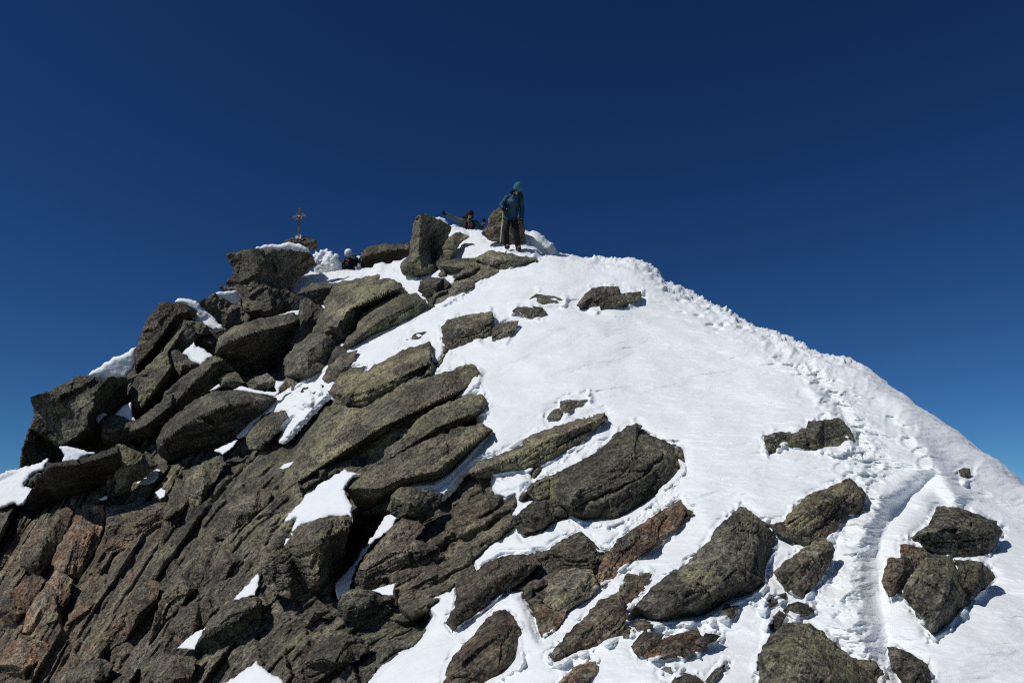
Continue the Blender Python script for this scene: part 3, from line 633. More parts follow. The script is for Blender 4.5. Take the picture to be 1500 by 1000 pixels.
plank('triangular grey slab just left of the snow-capped broken block', [(364,786),(366,800,.1),(360,814,.15),(322,856,.2),(285,872,.15),(308,832),(325,804)], rust=.1, lift=.3, lichen=.3)
plank('short dark plank with lichen below the small round snow lump', [(259,702),(280,709),(275,730,.1),(266,751,.15),(245,786,.2),(231,804,.15),(238,765),(250,728)], rust=.15, lift=.3, lichen=.55)
plank('dark fluted slab left of the lower sharp snow wedge', [(266,891),(292,882),(301,879),(313,893,.1),(296,918,.15),(280,940,.2),(259,951,.2),(243,947,.1),(243,926)], rust=.25, lift=.3)
plank('rounded grey plank with an orange stain in the middle of the lower left face', [(210,846),(231,853),(230,872,.1),(224,888,.15),(182,937,.2),(154,956,.15),(164,916),(185,877)], rust=.55, lift=.3, lichen=.3)
plank('dark plank cut by the bottom edge left of the snow heap', [(236,958),(262,962),(286,966),(280,990,.1),(262,1012,.2),(232,1030,.2),(205,1025,.1),(216,990)], rust=.2, lift=.3)
plank('brown plank at the bottom edge between the pinkish and the dark one', [(128,962),(150,966),(166,974),(152,996,.1),(134,1025,.2),(90,1035,.2),(100,1000)], rust=.6, lift=.28)
plank('long slab with a shaded foot up-slope of the triangular grey one', [(330,742),(352,728),(380,716),(398,722),(384,745,.1),(362,768,.2),(334,790,.2),(312,786,.1)], rust=.1, lift=.3, lichen=.5)
plank('tall grey slab below the broad dark rounded boulder', [(268,690),(296,680),(322,668),(330,678),(312,706,.1),(292,736,.15),(272,760,.2),(262,750,.1),(276,716)], rust=.1, lift=.26, lichen=.5)

# ---- rocks of the snow slope
rock('large pointed dark boulder with a lichen-lined edge right of centre',
 [(920,905,.05),(931,888),(955,862),(982,840),(1000,832),(1015,818),(1039,794),(1054,770),(1072,755),(1085,743),(1099,750,.1),(1121,768,.25),(1132,787,.35),(1128,814,.35),(1120,833,.3),(1118,859,.25),(1102,875,.3),(1068,887,.4),(1034,911,.45),(996,913,.45),(948,912,.35)],
 ridge=[[(1085,743,0),(1068,785,-.16),(1052,812,-.18),(1000,868,-.2),(966,903,-.02)],[(1052,812,-.18),(1085,835,-.12),(1117,850,.1)],[(1000,880,-.16),(1050,862,-.14),(1085,850,-.1)],[(1110,760,.12),(1108,800,.0),(1112,845,.1)]], lift=.35, k=.75, thick=.9, lichen=.4, tone=1.0, strat=.25)
rock('tilted brown and lichen boulder above the oval stone on the right', [(1149,763),(1165,745),(1185,727),(1218,714),(1244,701),(1258,714,.1),(1267,725,.15),(1263,746,.2),(1239,752,.2),(1225,772,.2),(1210,790,.2),(1185,793,.2),(1160,780,.1)], ridge=[[(1152,763,-.05),(1190,745,-.16),(1236,722,-.12)],[(1236,722,-.12),(1244,703,0)]], lift=.3, k=.7, lichen=.5, rust=.4, tone=1.15, strat=.7)
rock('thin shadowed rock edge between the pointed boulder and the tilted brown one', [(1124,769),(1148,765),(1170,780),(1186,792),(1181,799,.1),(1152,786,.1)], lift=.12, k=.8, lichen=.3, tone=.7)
rock('oval grey-brown stone right of the large pointed boulder', [(1133,838),(1152,823),(1171,809),(1193,794),(1214,794),(1222,803,.1),(1217,821,.15),(1208,836,.2),(1198,852,.2),(1176,874,.2),(1154,862,.1)], ridge=[[(1140,838,-.06),(1170,828,-.15),(1208,808,-.1)],[(1170,828,-.15),(1180,860,-.05)]], lift=.3, k=.7, lichen=.2, rust=.2, tone=1.3, strat=.3)
rock('lone flat layered rock high on the right of the snow slope', [(1122,639),(1138,636),(1155,635),(1183,628),(1185,619),(1208,616),(1229,614),(1244,628,.1),(1252,646,.15),(1231,664,.2),(1205,660,.2),(1189,658,.2),(1149,652,.2),(1134,663,.2),(1124,660,.1)], lift=.25, k=.7, lichen=.5, strat=1.1)
rock('upper flat block of the cluster of rocks at the right edge', [(1335,787),(1350,777),(1361,769),(1374,744),(1403,745),(1430,754),(1458,765),(1466,777,.1),(1458,798,.2),(1441,818,.3),(1412,821,.3),(1366,808,.2)], ridge=[[(1345,785,-.08),(1390,772,-.18),(1455,778,-.1)]], lift=.4, k=.6, lichen=.5, strat=1.2)
rock('bright rust-orange stone in the cluster of rocks at the right edge', [(1319,798),(1332,798),(1349,804),(1363,812),(1354,826,.1),(1346,834,.1),(1330,832,.1),(1321,815)], lift=.25, k=.6, lichen=.05, rust=1.0, tone=1.3)
rock('small brown stone at the left end of the right-hand rock cluster', [(1302,819),(1328,818),(1337,832,.1),(1326,857,.3),(1302,875,.3),(1293,851,.05)], ridge=[[(1304,824,-.1),(1322,836,-.18),(1308,864,-.05)]], lift=.3, k=.6, lichen=.4, rust=.3)
rock('biggest lichen-grey boulder of the right-hand rock cluster', [(1361,812),(1391,815),(1405,840,.1),(1414,866,.2),(1410,891,.3),(1387,925,.4),(1366,937,.4),(1353,908,.15),(1338,888,.1),(1322,870),(1332,849),(1348,828)], ridge=[[(1375,816,-.03),(1385,850,-.16),(1378,890,-.14),(1364,925,0)]], lift=.3, k=.6, lichen=.65, tone=1.1, strat=.3)
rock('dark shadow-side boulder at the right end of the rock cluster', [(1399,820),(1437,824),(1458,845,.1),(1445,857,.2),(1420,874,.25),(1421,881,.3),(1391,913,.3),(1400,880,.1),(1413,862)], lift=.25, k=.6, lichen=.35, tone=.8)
rock('large rounded lichen boulder cut by the bottom edge right of centre', [(1112,968),(1118,948),(1130,932),(1142,920),(1156,912),(1184,914),(1206,928),(1230,950,.05),(1250,966,.1),(1280,970,.1),(1294,986,.15),(1292,1004,.2),(1285,1045,.2),(1115,1045,.1)], ridge=[[(1122,965,-.05),(1160,940,-.14),(1200,955,-.14),(1225,990,-.15)],[(1160,940,-.14),(1165,1000,-.2)]], lift=.3, k=.8, lichen=.65, tone=1.05, strat=.2)
rock('dark lichen rock at the bottom edge right of the trench in the snow', [(1301,948),(1312,949),(1340,962),(1358,974),(1364,1000,.1),(1362,1035,.2),(1335,1025,.1),(1316,986),(1306,974)], lift=.25, k=.8, lichen=.4, tone=.85)
pebble('tiny dark rock alone in the snow below the right skyline', [(1405,689),(1412,686),(1420,687),(1421,697),(1414,704),(1408,699)], lift=.12, k=.5, lichen=.5, h=1.0)
rock('layered boulder in the snow with a small stone under its left corner', [(648,480),(658,471),(674,465),(700,461),(720,458),(722,466),(718,484,.1),(716,493,.2),(688,501,.25),(670,512,.25),(658,512,.2),(650,500,.1)], ridge=[[(652,482,-.08),(690,480,-.18),(718,472,-.05)]], lift=.35, k=.7, lichen=.45, strat=1.0)
rock('small cubic boulder with a dark underside right of the layered one', [(722,484),(728,476),(742,473),(758,471),(754,481),(750,490,.1),(747,497,.2),(730,503,.25),(723,498,.1)], ridge=[[(724,486,-.1),(748,485,-.2)]], lift=.25, k=.7, lichen=.5)
rock('oval flat rock in the snow, lower left of a pair below the ridge', [(752,456),(758,451),(775,450),(794,451),(800,458),(796,464,.2),(782,469,.3),(768,463,.2)], lift=.2, k=.7, lichen=.45, tone=.8)
rock('low lichen rock half buried in snow, upper right of the oval one', [(771,442),(786,431),(805,435),(827,438),(825,444,.1),(796,451,.1),(780,447,.1)], lift=.15, k=.8, lichen=.55)
rock('dark hump-shaped rock below the snow crest', [(846,447),(856,434),(867,424),(888,421),(905,421),(908,431),(892,440,.1),(880,453,.3),(853,452,.2)], ridge=[[(850,446,-.1),(872,430,-.16),(902,426,-.05)]], lift=.25, k=.7, lichen=.5)
rock('flat lichen rock touching the right side of the hump-shaped one', [(880,447),(894,436),(915,431),(938,428),(939,437),(920,444,.15),(898,450,.2),(881,453,.2)], lift=.3, k=.7, lichen=.6)
rock('thin dark rock line just breaking through the snow in the middle', [(802,613),(806,605),(822,599),(823,590),(840,582),(848,585),(860,579),(861,584),(838,597),(828,606),(812,611)], lift=.08, k=1.0, lichen=.45, h=1.3, jag=2.0)
rock('thin sliver of rock flush in the upper snow tongue', [(594,497),(608,489),(625,485),(614,495),(600,499)], lift=.1, k=1.0, lichen=.4, h=1.2, rust=.2)
pebble('sliver of dark stone in the left snow tongue, upper right of three', [(463,573),(470,563),(473,565),(467,573),(452,584),(436,591),(448,582)], lift=.07, k=1.0, h=1.0, lichen=.2)
pebble('oval sliver of dark stone in the left snow tongue, upper left of three', [(440,574),(444,568),(451,567),(446,573)], lift=.07, k=1.0, h=1.0, lichen=.2)
pebble('smallest sliver of dark stone in the left snow tongue, lowest of three', [(446,596),(450,590),(454,589),(450,595)], lift=.07, k=1.0, h=.9, lichen=.2)
rock('elongated brown boulder lying between two snow fingers at the bottom',
 [(803,962,.1),(820,944),(826,932),(850,914),(866,896),(880,880),(906,868),(912,880),(916,912,.1),(912,928,.2),(896,938,.25),(880,945,.25),(850,956,.25),(830,966,.25),(812,973,.2)], ridge=[[(812,962,-.03),(850,930,-.14),(890,900,-.16),(908,884,-.05)]], lift=.3, k=.9, lichen=.2, rust=.3, strat=.7)
slab('crumbly brown rock above the elongated boulder at the snow edge', [(909,864),(914,852),(919,842),(940,843),(951,839),(947,860),(931,884,.1),(916,892,.1),(907,876)], lift=.2, k=.9, lichen=.1, rust=.4, strat=1.2, group=GR)
rock('flat brown rock cut by the bottom edge left of the pointed boulder', [(820,1000),(836,984),(850,973),(872,969),(873,984,.1),(866,1000,.2),(858,1030,.2),(812,1035,.1)], lift=.25, k=.9, lichen=.1, rust=.5, tone=1.1, strat=.5)
rock('flat reddish slab under the front of the large pointed boulder', [(944,961),(958,948),(972,937),(1000,928),(1022,923),(1034,938),(1025,951,.1),(1006,959,.1),(975,963,.1)], lift=.25, k=.9, lichen=.05, rust=.7, strat=.8)
pebble('dark angular stone at the left foot of the large pointed boulder', [(926,946),(936,932),(944,926),(972,929),(962,944,.1),(948,959,.2),(934,958,.1)], lift=.3, k=.9, lichen=.1, rust=.2)
pebble('flat stone pinned under the left tip of the large pointed boulder', [(928,912),(940,908),(958,912),(962,920),(948,925,.1),(932,920,.1)], lift=.15, k=.9, lichen=.1, rust=.4)
pebble('small brown stone on the snow left of the pinned flat one', [(912,928),(922,918),(928,922),(926,932),(914,934)], lift=.12, k=.9, lichen=.1, rust=.5)
pebble('dark stone at the right end of the reddish slab', [(1018,941),(1034,928),(1046,929),(1055,931),(1044,939,.1),(1030,946,.1)], lift=.3, k=.9, lichen=.1)
pebble('grey stone propping up the right belly of the pointed boulder', [(1056,902),(1059,892),(1064,884),(1081,888),(1079,898,.1),(1074,905,.1)], lift=.2, k=.9, lichen=.1)
pebble('half-buried dark stone below the oval grey-brown one', [(1114,891),(1120,882),(1130,874),(1150,869),(1151,877),(1134,884),(1119,897)], lift=.12, k=.9, lichen=.2)
pebble('dark wet stone with a snow scrap, beside the snow track', [(1148,894),(1156,886),(1168,882),(1192,888),(1190,895),(1183,901,.1),(1166,903,.1)], lift=.16, k=.9, lichen=.2, tone=.7)
pebble('small dark stone just above the rounded boulder at the bottom edge', [(1124,919),(1132,905),(1142,895),(1151,901),(1146,910),(1140,922)], lift=.12, k=.9, lichen=.2, tone=.75)
pebble('dark stone in the bottom snow left of a rounder stone', [(966,983),(974,977),(986,977),(984,987),(970,991)], lift=.1, k=.9, lichen=.1)
pebble('rough stone breaking the snow at the bottom edge', [(984,1000),(992,990),(1004,986),(1018,990),(1030,998),(1024,1012),(988,1012)], lift=.12, k=.9, lichen=.15)
pebble('thin long stone slanting in the snow near the bottom edge', [(1032,998),(1046,984),(1058,972),(1064,971),(1056,981),(1042,998)], lift=.1, k=.9, lichen=.1)
rock('reddish brown upright rock behind the standing climber', [(730,306),(722,312),(718,322),(716,334),(708,341),(716,350),(734,354),(760,364),(768,358),(767,335),(760,318),(745,308)], t0=20.7, k=0, lift=0, lichen=.3, rust=.45, tone=1.3, strat=.3)

# ---- snow patches between the rocks
patch('curved snow patch on the skyline right of the tall leaning boulder', [(254,443),(260,438),(268,437),(280,439),(288,441),(294,449),(302,456),(316,467),(330,482),(312,484),(300,484),(296,477),(280,470),(286,458),(272,447)], lift=.8, t0=21.0, k=.3)
patch('fish-shaped snow patch left of the summit block', [(313,432),(322,426),(334,427),(345,426),(354,437),(346,446),(350,452),(332,455),(323,453),(328,447)], lift=.8, k=.4)
patch('snow pocket between dark blocks left of the largest dark boulder', [(266,518),(274,510),(284,500),(288,508),(296,509),(312,521),(303,530),(294,537),(280,529)], lift=.75, k=.5)
patch('snow patch on the left skyline above the huge prow block', [(124,550),(135,543),(150,534),(164,526),(178,519),(200,508),(201,530),(190,545),(184,554),(160,553)], lift=.45, k=.2)
patch('small snow wedge in a crack of the huge prow block', [(130,603),(140,599),(150,603),(159,608),(150,614),(144,621),(138,612)], lift=1.1, k=.3, edge=4)
patch('small snow scrap above the small square boulder', [(168,607),(178,594),(192,589),(194,610),(201,618),(184,616)], lift=.95, k=.3, edge=4)
patch('snow scrap in front of the huge prow block, above the black-faced boulder', [(87,655),(95,653),(104,654),(124,660),(140,664),(122,667),(114,674),(100,677),(90,676),(94,666)], lift=.85, k=.3, edge=4)
patch('snow field at the left edge of the photo below the huge prow block', [(-30,706),(0,695),(8,689),(30,686),(60,676),(71,671),(66,686),(52,693),(40,702),(36,711),(50,714),(42,730),(34,740),(20,738),(4,743),(-30,752)], lift=.2, k=.6)
patch('narrow snow ledge under two stones below the largest dark boulder', [(342,571),(354,565),(370,570),(388,573),(404,573),(402,566),(405,558),(417,559),(410,568),(409,574),(404,581),(380,578),(360,574)], lift=.6, k=.5, edge=4)
patch('small bright snow scrap left of the rounded layered stone', [(306,573),(313,567),(321,562),(324,566),(316,571)], lift=.6, k=.5, edge=3)
patch('thin snow line along the top of the largest dark boulder', [(372,470),(394,464),(412,460),(430,455),(440,453),(438,463),(424,460),(400,465)], lift=.5, k=.3, edge=3)
patch('small snow spot below the broad dark rounded boulder', [(314,660),(324,653),(348,644),(342,655),(326,666)], lift=.35, edge=4)
patch('tiny snow spot in the middle of the flank above the capped block', [(408,686),(416,679),(431,675),(425,684),(414,688)], lift=.45, edge=3)
patch('small round snow lump at the foot of the wedged stones', [(227,721),(236,714),(244,718),(241,728),(234,731)], lift=.3, edge=4)
patch('tiny snow scrap below the black-faced boulder', [(145,731),(152,726),(158,725),(157,731),(150,733)], lift=.7, k=.3, edge=3)
patch('shaded snow in the hole right of the pale upright wedge', [(198,708),(212,698),(230,686),(240,690),(228,704),(216,710)], lift=.1, edge=3)
patch('snow scrap in the gap right of the upright wedge-shaped block', [(470,447),(482,446),(482,456),(477,461),(474,453)], lift=.1, edge=3)
patch('sharp snow wedge on the lower left flank, upper of a pair', [(334,888),(346,873),(360,858),(378,838),(381,846),(374,872),(355,876)], lift=.35)
patch('sharp snow wedge on the lower left flank, lower of a pair', [(257,950),(268,940),(280,930),(302,917),(296,933),(285,951)], lift=.35)
patch('snow heap at the bottom edge left of centre', [(322,1006),(336,996),(352,985),(376,967),(392,983),(418,998),(400,1022),(330,1024)], lift=.35)
patch('thick snow cap on the broken block beside the shadowed cleft', [(415,767),(420,758),(432,744),(440,734),(452,722),(466,710),(478,702),(488,697),(504,689),(528,694),(516,699),(509,707),(504,716),(512,732),(517,748),(517,766),(513,757),(484,758),(460,765),(444,770),(434,775),(426,784),(430,769),(434,760)], lift=.75, k=.75, edge=10)
patch('ragged snow scrap at the left shoulder of the snow-capped broken block', [(414,808),(416,797),(419,788),(428,786),(430,795),(438,790),(450,796),(440,800),(428,801)], lift=.75, k=.5, edge=3)
patch('steep snow strip running down into the shadowed cleft', [(564,757),(574,753),(584,758),(578,766),(570,775),(560,784),(552,790),(540,802),(530,815),(523,830),(517,846),(512,862),(505,872),(496,878),(489,862),(493,852),(506,838),(518,824),(528,808),(540,794)], lift=-.15, k=.9, edge=4)
patch('small bright snow patch right of the squat layered rock', [(545,864),(562,858),(580,853),(578,862),(576,871),(560,871)], lift=.4, edge=3)
patch('smooth wind-shaped snow drift on the skyline right of the standing climber', [(762,334),(766,333),(772,337),(790,341),(796,345),(802,353),(814,364),(833,380),(836,394),(790,392),(765,380),(758,358)], name='snow_drift', t0=21.2, k=0, lift=0, edge=14, thick=.9, ridge=[[(766,345,-.05),(790,348,-.2),(806,362,-.25),(800,375,-.1)]])
patch('lumpy dug-up snow mound left of the climber in the white helmet', [(453,375),(455,370),(459,371),(462,366),(466,369),(470,365),(474,367),(478,364),(481,369),(486,368),(489,373),(493,372),(495,379),(499,380),(501,388),(503,404),(470,404),(456,390)], name='snow_mound', t0=25.2, k=0, lift=0, amp=6.0, edge=3, thick=.5, jag=2.5, ridge=[[(462,378,-.05),(480,384,-.1),(494,394,-.1)]])
patch('snow bank behind the backpack of the climber in the white helmet', [(518,377),(524,375),(531,374),(534,380),(532,402),(518,402)], t0=27.6, k=0, lift=0, amp=2.0, edge=4)
# ------------------------------------------------------------------ the mountain: rock sheet and snow sheet above it
SNOW_MAIN = [(786,381),(780,300),(2300,300),(2300,1800),(480,1800),(515,1060),(544,1000),(564,976),(592,954),(606,946),(626,924),(636,904),(628,890),(644,878),(632,875),(660,864),(668,854),
 (668,872),(666,892),(654,912),(662,926),(686,908),(708,895),(722,882),(748,864),(766,866),(768,876),(780,896),(788,920),(794,932),(814,920),(830,896),(860,874),(878,858),(896,846),
 (903,838),(932,814),(968,790),(992,770),(1014,749),(999,742),(997,734),(987,737),(956,758),(932,773),(906,792),(894,806),(877,806),(860,787),(848,780),(824,792),(805,806),(783,804),(783,811),(759,812),(735,812),(716,823),(698,838),
 (692,823),(716,799),(735,786),(740,780),(754,770),(766,775),(769,785),(793,780),(805,770),(814,761),(836,756),(855,766),(872,766),(896,763),(898,770),(920,758),(944,744),(968,727),(970,718),(987,706),(1004,689),
 (1000,660),(960,640),(925,626),(894,648),(872,665),(848,679),(829,689),(807,698),(788,703),(774,715),(762,733),(776,732),(795,727),(795,731),(769,744),(757,756),(750,754),(757,737),(754,725),(742,731),(723,725),(722,696),(742,691),(764,689),(776,682),(781,703),(795,684),
 (824,666),(848,653),(860,643),(880,612),(848,617),(800,631),(771,644),(745,662),(716,672),(700,678),(690,680),(680,692),(660,718),(649,729),(638,722),(608,716),(638,717),(654,706),(680,680),(700,656),(712,642),(718,630),(705,622),(700,600),(700,575),(680,580),(690,550),
 (690,538),(660,546),(622,556),(645,533),(657,514),(655,506),(650,500),(649,520),(640,532),(628,532),(626,505),(590,515),(560,532),(529,546),(538,535),(520,538),(498,551),(482,572),(500,585),(484,578),(470,590),(450,610),(432,630),(415,646),(412,645),(420,630),(432,612),(430,608),(408,628),(407,626),(420,604),(412,602),(385,606),(358,634),(365,620),(390,595),(430,570),(452,558),(480,540),(474,553),(481,559),(498,548),(514,528),(520,515),(500,521),(510,511),(570,482),(626,452),(656,440),(680,430),(700,415),(735,396)]
SNOW_UPPER = [(463,388),(475,380),(500,385),(544,380),(572,384),(601,372),(597,385),(588,395),(596,402),(612,399),(625,398),(642,402),(648,409),(632,413),(620,418),(618,426),(624,436),(632,447),(618,442),(600,432),(590,424),(576,412),(560,414),(552,412),(520,409),(490,416),(472,416),(456,418),(442,430),(436,432),(448,440),(430,448),(424,448),(436,438),(428,430),(426,418),(437,405)]
SNOW_TOP = [(656,330),(660,322),(704,326),(735,338),(765,345),(790,355),(800,376),(790,384),(765,380),(740,374),(716,372),(700,378),(680,382),(652,388),(660,370),(670,356),(688,348),(668,344),(655,352)]
SNOW_LEDGE = [(655,400),(672,408),(662,418),(650,418),(640,412)]

TRACK = [(800,372),(850,384),(900,386),(940,392),(962,408),(992,430),(1040,452),(1090,480),(1140,505),(1185,535),(1215,565),(1240,600),(1258,640),(1272,690),(1262,740),(1250,790),(1240,840),(1235,890),(1255,935),(1290,965)]
TRENCH = [(1376,686),(1345,716),(1312,748),(1292,785),(1284,825),(1287,870),(1294,912),(1303,950),(1330,1010)]
NOTCH = [(1200,560),(1226,592),(1246,622),(1256,650)]
PIT = [(1117,712),(1120,735)]

def theta_tab():
    xs = np.arange(-800, 2300, 4.0)
    th = np.interp(xs, [-800, 60, 220, 330, 430, 520, 700, 1000, 2300], [62, 60, 56, 50, 42, 33, 27, 33, 33])
    return xs, np.radians(th), np.concatenate([[0], np.cumsum(np.tan(np.radians(th))[:-1] * 4.0)])
_tx, _tth, _tg = theta_tab()

def bedrock(px, py, P, t):
    """ledges, joints and plates of the bare rock face, in metres along its normal"""
    th = np.interp(px, _tx, _tth); g = np.interp(px, _tx, _tg)
    m = t / F
    q = np.stack([px, py, px * 0], -1)
    jit = fbm(q / 22.0, 4, 0.65, seed=55) * 2.6
    phi = (py + g) * 0.66 + fbm(q / 260.0, 2, seed=51) * 16 + jit
    al = px * 1.1 - (py - 700) * 0.45 + fbm(q / 120.0, 2, seed=53) * 26 + jit * 2
    out = 0
    for (w, ln, A, T_, C_, sd_) in ((70, 270, .34, .50, .10, 1), (31, 130, .19, .32, .08, 2), (13, 62, .075, .13, .045, 3), (6, 30, .032, .055, .022, 4)):
        hg, tl, ck = blocks(phi + 900 + fbm(q / (w * 3.0), 2, seed=60 + sd_) * w * .18, al, phi * 0 + .5, w, ln, 1e6, 40 + sd_ * 11, .07)
        out = out + hg * A + tl * T_ - ck * C_
    # angular shards where the layers have shattered
    shard = sstep(430, 560, px) * sstep(700, 780, py)
    for (w, ln, A, T_, sd_) in ((30, 80, .16, .42, 5), (11, 30, .055, .16, 6)):
        rel, k, e = cells(np.stack([al / ln, phi / w], -1), 40 + sd_)
        out = out + ((k(1) - .5) * A + rel[..., 0] * (k(2) - .5) * T_ + rel[..., 1] * (k(3) - .5) * T_) * (.30 + .70 * shard)
    sc = np.clip(t / 10.5, .5, 1.6)
    out = out * sc / 0.85
    rough = fbm(P * 2.2, 4, 0.55, seed=81) * 0.10 + fbm(P * 11, 4, 0.6, seed=82) * 0.022 + fbm(P * 1.1, 3, seed=84, ridged=True) * 0.10
    return out * 0.85 + rough * 0.7, phi, al

def columns():
    a = np.concatenate([np.arange(-700, -20, 22.0), np.arange(-20, 1522, 1.5), np.arange(1522, 2200, 22.0)])
    return a

def slope_grid(rows_in):
    px = columns(); ys = ysil(px); yb = np.full_like(px, 1013.0)
    yb = np.maximum(yb, ys + 60)
    v = np.linspace(0, 1, rows_in)
    low = np.array([1500, 1420, 1340, 1270, 1210, 1160, 1120, 1085, 1055, 1035]) - 1013.0
    PY = [yb + l for l in low] + [yb + (ys - yb) * q for q in v]
    PX = np.tile(px, (len(PY), 1)); PY = np.array(PY)
    return PX, PY, px, ys

def quads(nr, nc):
    i = np.arange(nr * nc).reshape(nr, nc)
    return np.stack([i[:-1, :-1], i[:-1, 1:], i[1:, 1:], i[1:, :-1]], -1).reshape(-1, 4)

def grid_normals(P):
    du = np.gradient(P, axis=1); dv = np.gradient(P, axis=0)
    n = np.cross(du, dv); n /= np.linalg.norm(n, axis=2)[..., None] + 1e-12
    return n

def back_rows(P, px, steps):
    """continue the sheet over the crest and down the far side"""
    last = P[-1]; d = last - EYE; d[:, 2] = 0; d /= np.linalg.norm(d, axis=1)[:, None]
    rows = []
    for s in steps:
        q = last + d * s; q[:, 2] -= 0.42 * s + 0.55 * s * s / (s + 1.8) + 0.0
        q[:, 2] += 0 if s < 3 else fbm(q * 0.12, 3, seed=91) * min(s, 40) * 0.12
        rows.append(q)
    return np.concatenate([P, np.array(rows)])

PX, PY, pxc, ysc = slope_grid(560)
T0 = D(PX, PY)
crest = PY - ysc[None]
T0 = T0 + 0.9 * np.exp(-np.clip(crest, 0, None) / 9.0) * np.clip(T0 / 16, .4, 1.3)
# press the ground in behind the stones that stand on it
press = np.zeros_like(T0); near_rock = np.full_like(T0, -99.0)
for xy, size, is_snow, pf in ROCK_POLYS:
    x0, x1 = xy[:, 0].min() - 26, xy[:, 0].max() + 26; y0, y1 = xy[:, 1].min() - 26, xy[:, 1].max() + 26
    m = (PX > x0) & (PX < x1) & (PY > y0) & (PY < y1)
    if not m.any(): continue
    s = poly_sd(PX[m], PY[m], xy)
    near_rock[m] = np.maximum(near_rock[m], s)
    press[m] = np.maximum(press[m], np.clip((s - 4.5) / 14.0, 0, 1) * min(pf * size, 0.7))
heap = sstep(560, 470, PX + (PY - 500) * -0.2) * sstep(690, 640, PY + np.clip(200 - PX, 0, 200) * -0.45)      # loose block heap on the left: dark gaps between the blocks
BASE = W(PX, PY, T0)
NB = grid_normals(BASE); NB = np.where((NB[..., 1:2] > 0.2), -NB, NB)
sm_ = max(1, 1)
# snow masks
msd = np.full(PX.shape, -1e3)
for poly in (SNOW_MAIN, SNOW_UPPER, SNOW_TOP, SNOW_LEDGE): msd = np.maximum(msd, poly_sd(PX, PY, poly))
q2 = np.stack([PX, PY, PX * 0], -1)
msd = msd + fbm(q2 / 22.0, 3, seed=33) * 1.8 + fbm(q2 / 6.0, 4, .6, seed=34) * 2.2
msd = msd + 9.0 * sstep(-1.5, 4, near_rock) * (msd > -14)      # the snow runs on underneath the stones that stand in it
cleft = poly_sd(PX, PY, [(514,764),(524,752),(560,750),(584,762),(560,792),(540,812),(522,846),(500,880),(486,872),(490,846),(502,806)])
MPX = T0 / F                                            # metres per pixel

# rock
dr, phi_, al_ = bedrock(PX, PY, BASE, T0)
for _k in range(1):
    e_ = np.pad(dr, 1, mode='edge'); dr = (e_[1:-1, :-2] + 2 * e_[1:-1, 1:-1] + e_[1:-1, 2:]) / 4
    e_ = np.pad(dr, 1, mode='edge'); dr = (e_[:-2, 1:-1] + 2 * e_[1:-1, 1:-1] + e_[2:, 1:-1]) / 4
under = sstep(-2, 10, msd)
dr = dr * (1 - 0.8 * under) - 0.75 * under
press_r = press + 1.1 * sstep(-3, 9, cleft) + 0.55 * heap * sstep(-2, -10, near_rock) * 0.6 + 0.35 * heap
view = BASE - EYE; view /= np.linalg.norm(view, axis=2)[..., None]
PR = BASE + (NB * 0.12 - view * 0.95) * dr[..., None]
PR = PR + view * (press_r)[..., None]
PR = back_rows(PR, pxc, (0.25, .6, 1.1, 1.8, 2.8, 4.2, 6.5, 10, 16, 26, 42, 70, 120, 220))
nr, nc = PR.shape[:2]
def blobs(lst, X, Y):
    o = np.zeros_like(X)
    for (x, y, rx, ry, v) in lst:
        o = np.maximum(o, v * np.exp(-(((X - x) / rx) ** 2 + ((Y - y) / ry) ** 2)))
    return o
rust = 0.7 * blobs([(60,880,70,120,1.0),(120,790,60,90,1.0),(20,960,70,90,1.0),(190,790,60,70,.6),(110,940,80,70,.8),(190,840,16,20,1.0),(168,925,22,34,1.0),(570,846,40,28,.9),(630,790,60,50,.45),(680,740,60,60,.5),
              (700,870,50,30,.6),(800,870,50,40,.35),(430,970,60,40,.4),(960,790,60,60,.8),(990,940,70,30,.7),(300,820,120,60,.25),(820,910,40,40,.7),(900,830,40,40,.8)], PX, PY)
lich = 0.25 + blobs([(560,620,170,110,.5),(400,700,150,80,.35),(300,760,90,60,.25),(450,900,120,60,.2),(720,660,80,50,.5),(250,690,60,40,.3),(840,800,60,30,.2)], PX, PY)
tone = 1.0 + blobs([(100,860,110,100,.35),(450,620,200,80,.05)], PX, PY) - blobs([(560,900,160,90,.12),(300,600,140,80,.35)], PX, PY)
def ext(a): return np.concatenate([a, np.tile(a[-1], (nr - a.shape[0], 1))]).ravel()
rs_ = mesh_np('rock_slope', PR.reshape(-1, 3), faces_quad=quads(nr, nc), mat=ROCK, smooth=True, sharp=24, attrs=dict(rust=ext(rust), lichen=ext(lich), tone=ext(tone), folc=ext(phi_ * .0095), alc=ext(al_ * .0095)))
tag(rs_, 'dark layered bedrock of the ridge flank streaked with rust and lichen', None, None, 'structure')

# snow
thick = 0.05 * (1 - np.exp(-np.clip(msd, 0, None) / 9.0)) + 0.03 * sstep(0, 4, msd)
off = np.where(msd > 0, thick, msd * 0.014)
P = BASE
td, tside, tfr = line_d(PX, PY, TRACK)
tw = np.interp(tfr, [0, .25, .55, .75, 1], [12, 16, 26, 46, 52])
ontr = np.exp(-(td / tw) ** 2)
rip = fbm(np.stack([P[..., 0] * 1.5, P[..., 1] * 3.2, P[..., 2] * 5.0], -1), 4, 0.55, seed=101) * 0.045 \
    + fbm(np.stack([P[..., 0] * 2.4 + P[..., 2] * 2.0, P[..., 1] * 4.0, P[..., 2] * 11.0], -1), 3, 0.55, seed=102, ridged=True) * 0.022 * sstep(700, 900, PX)
und = fbm(P * 0.55, 3, seed=103) * 0.20 + fbm(np.stack([P[..., 0] * .9, P[..., 1] * 1.4, P[..., 2] * 2.2], -1), 2, seed=106) * 0.045
f1, f2, idd = worley_id(P * 4.2, 5)
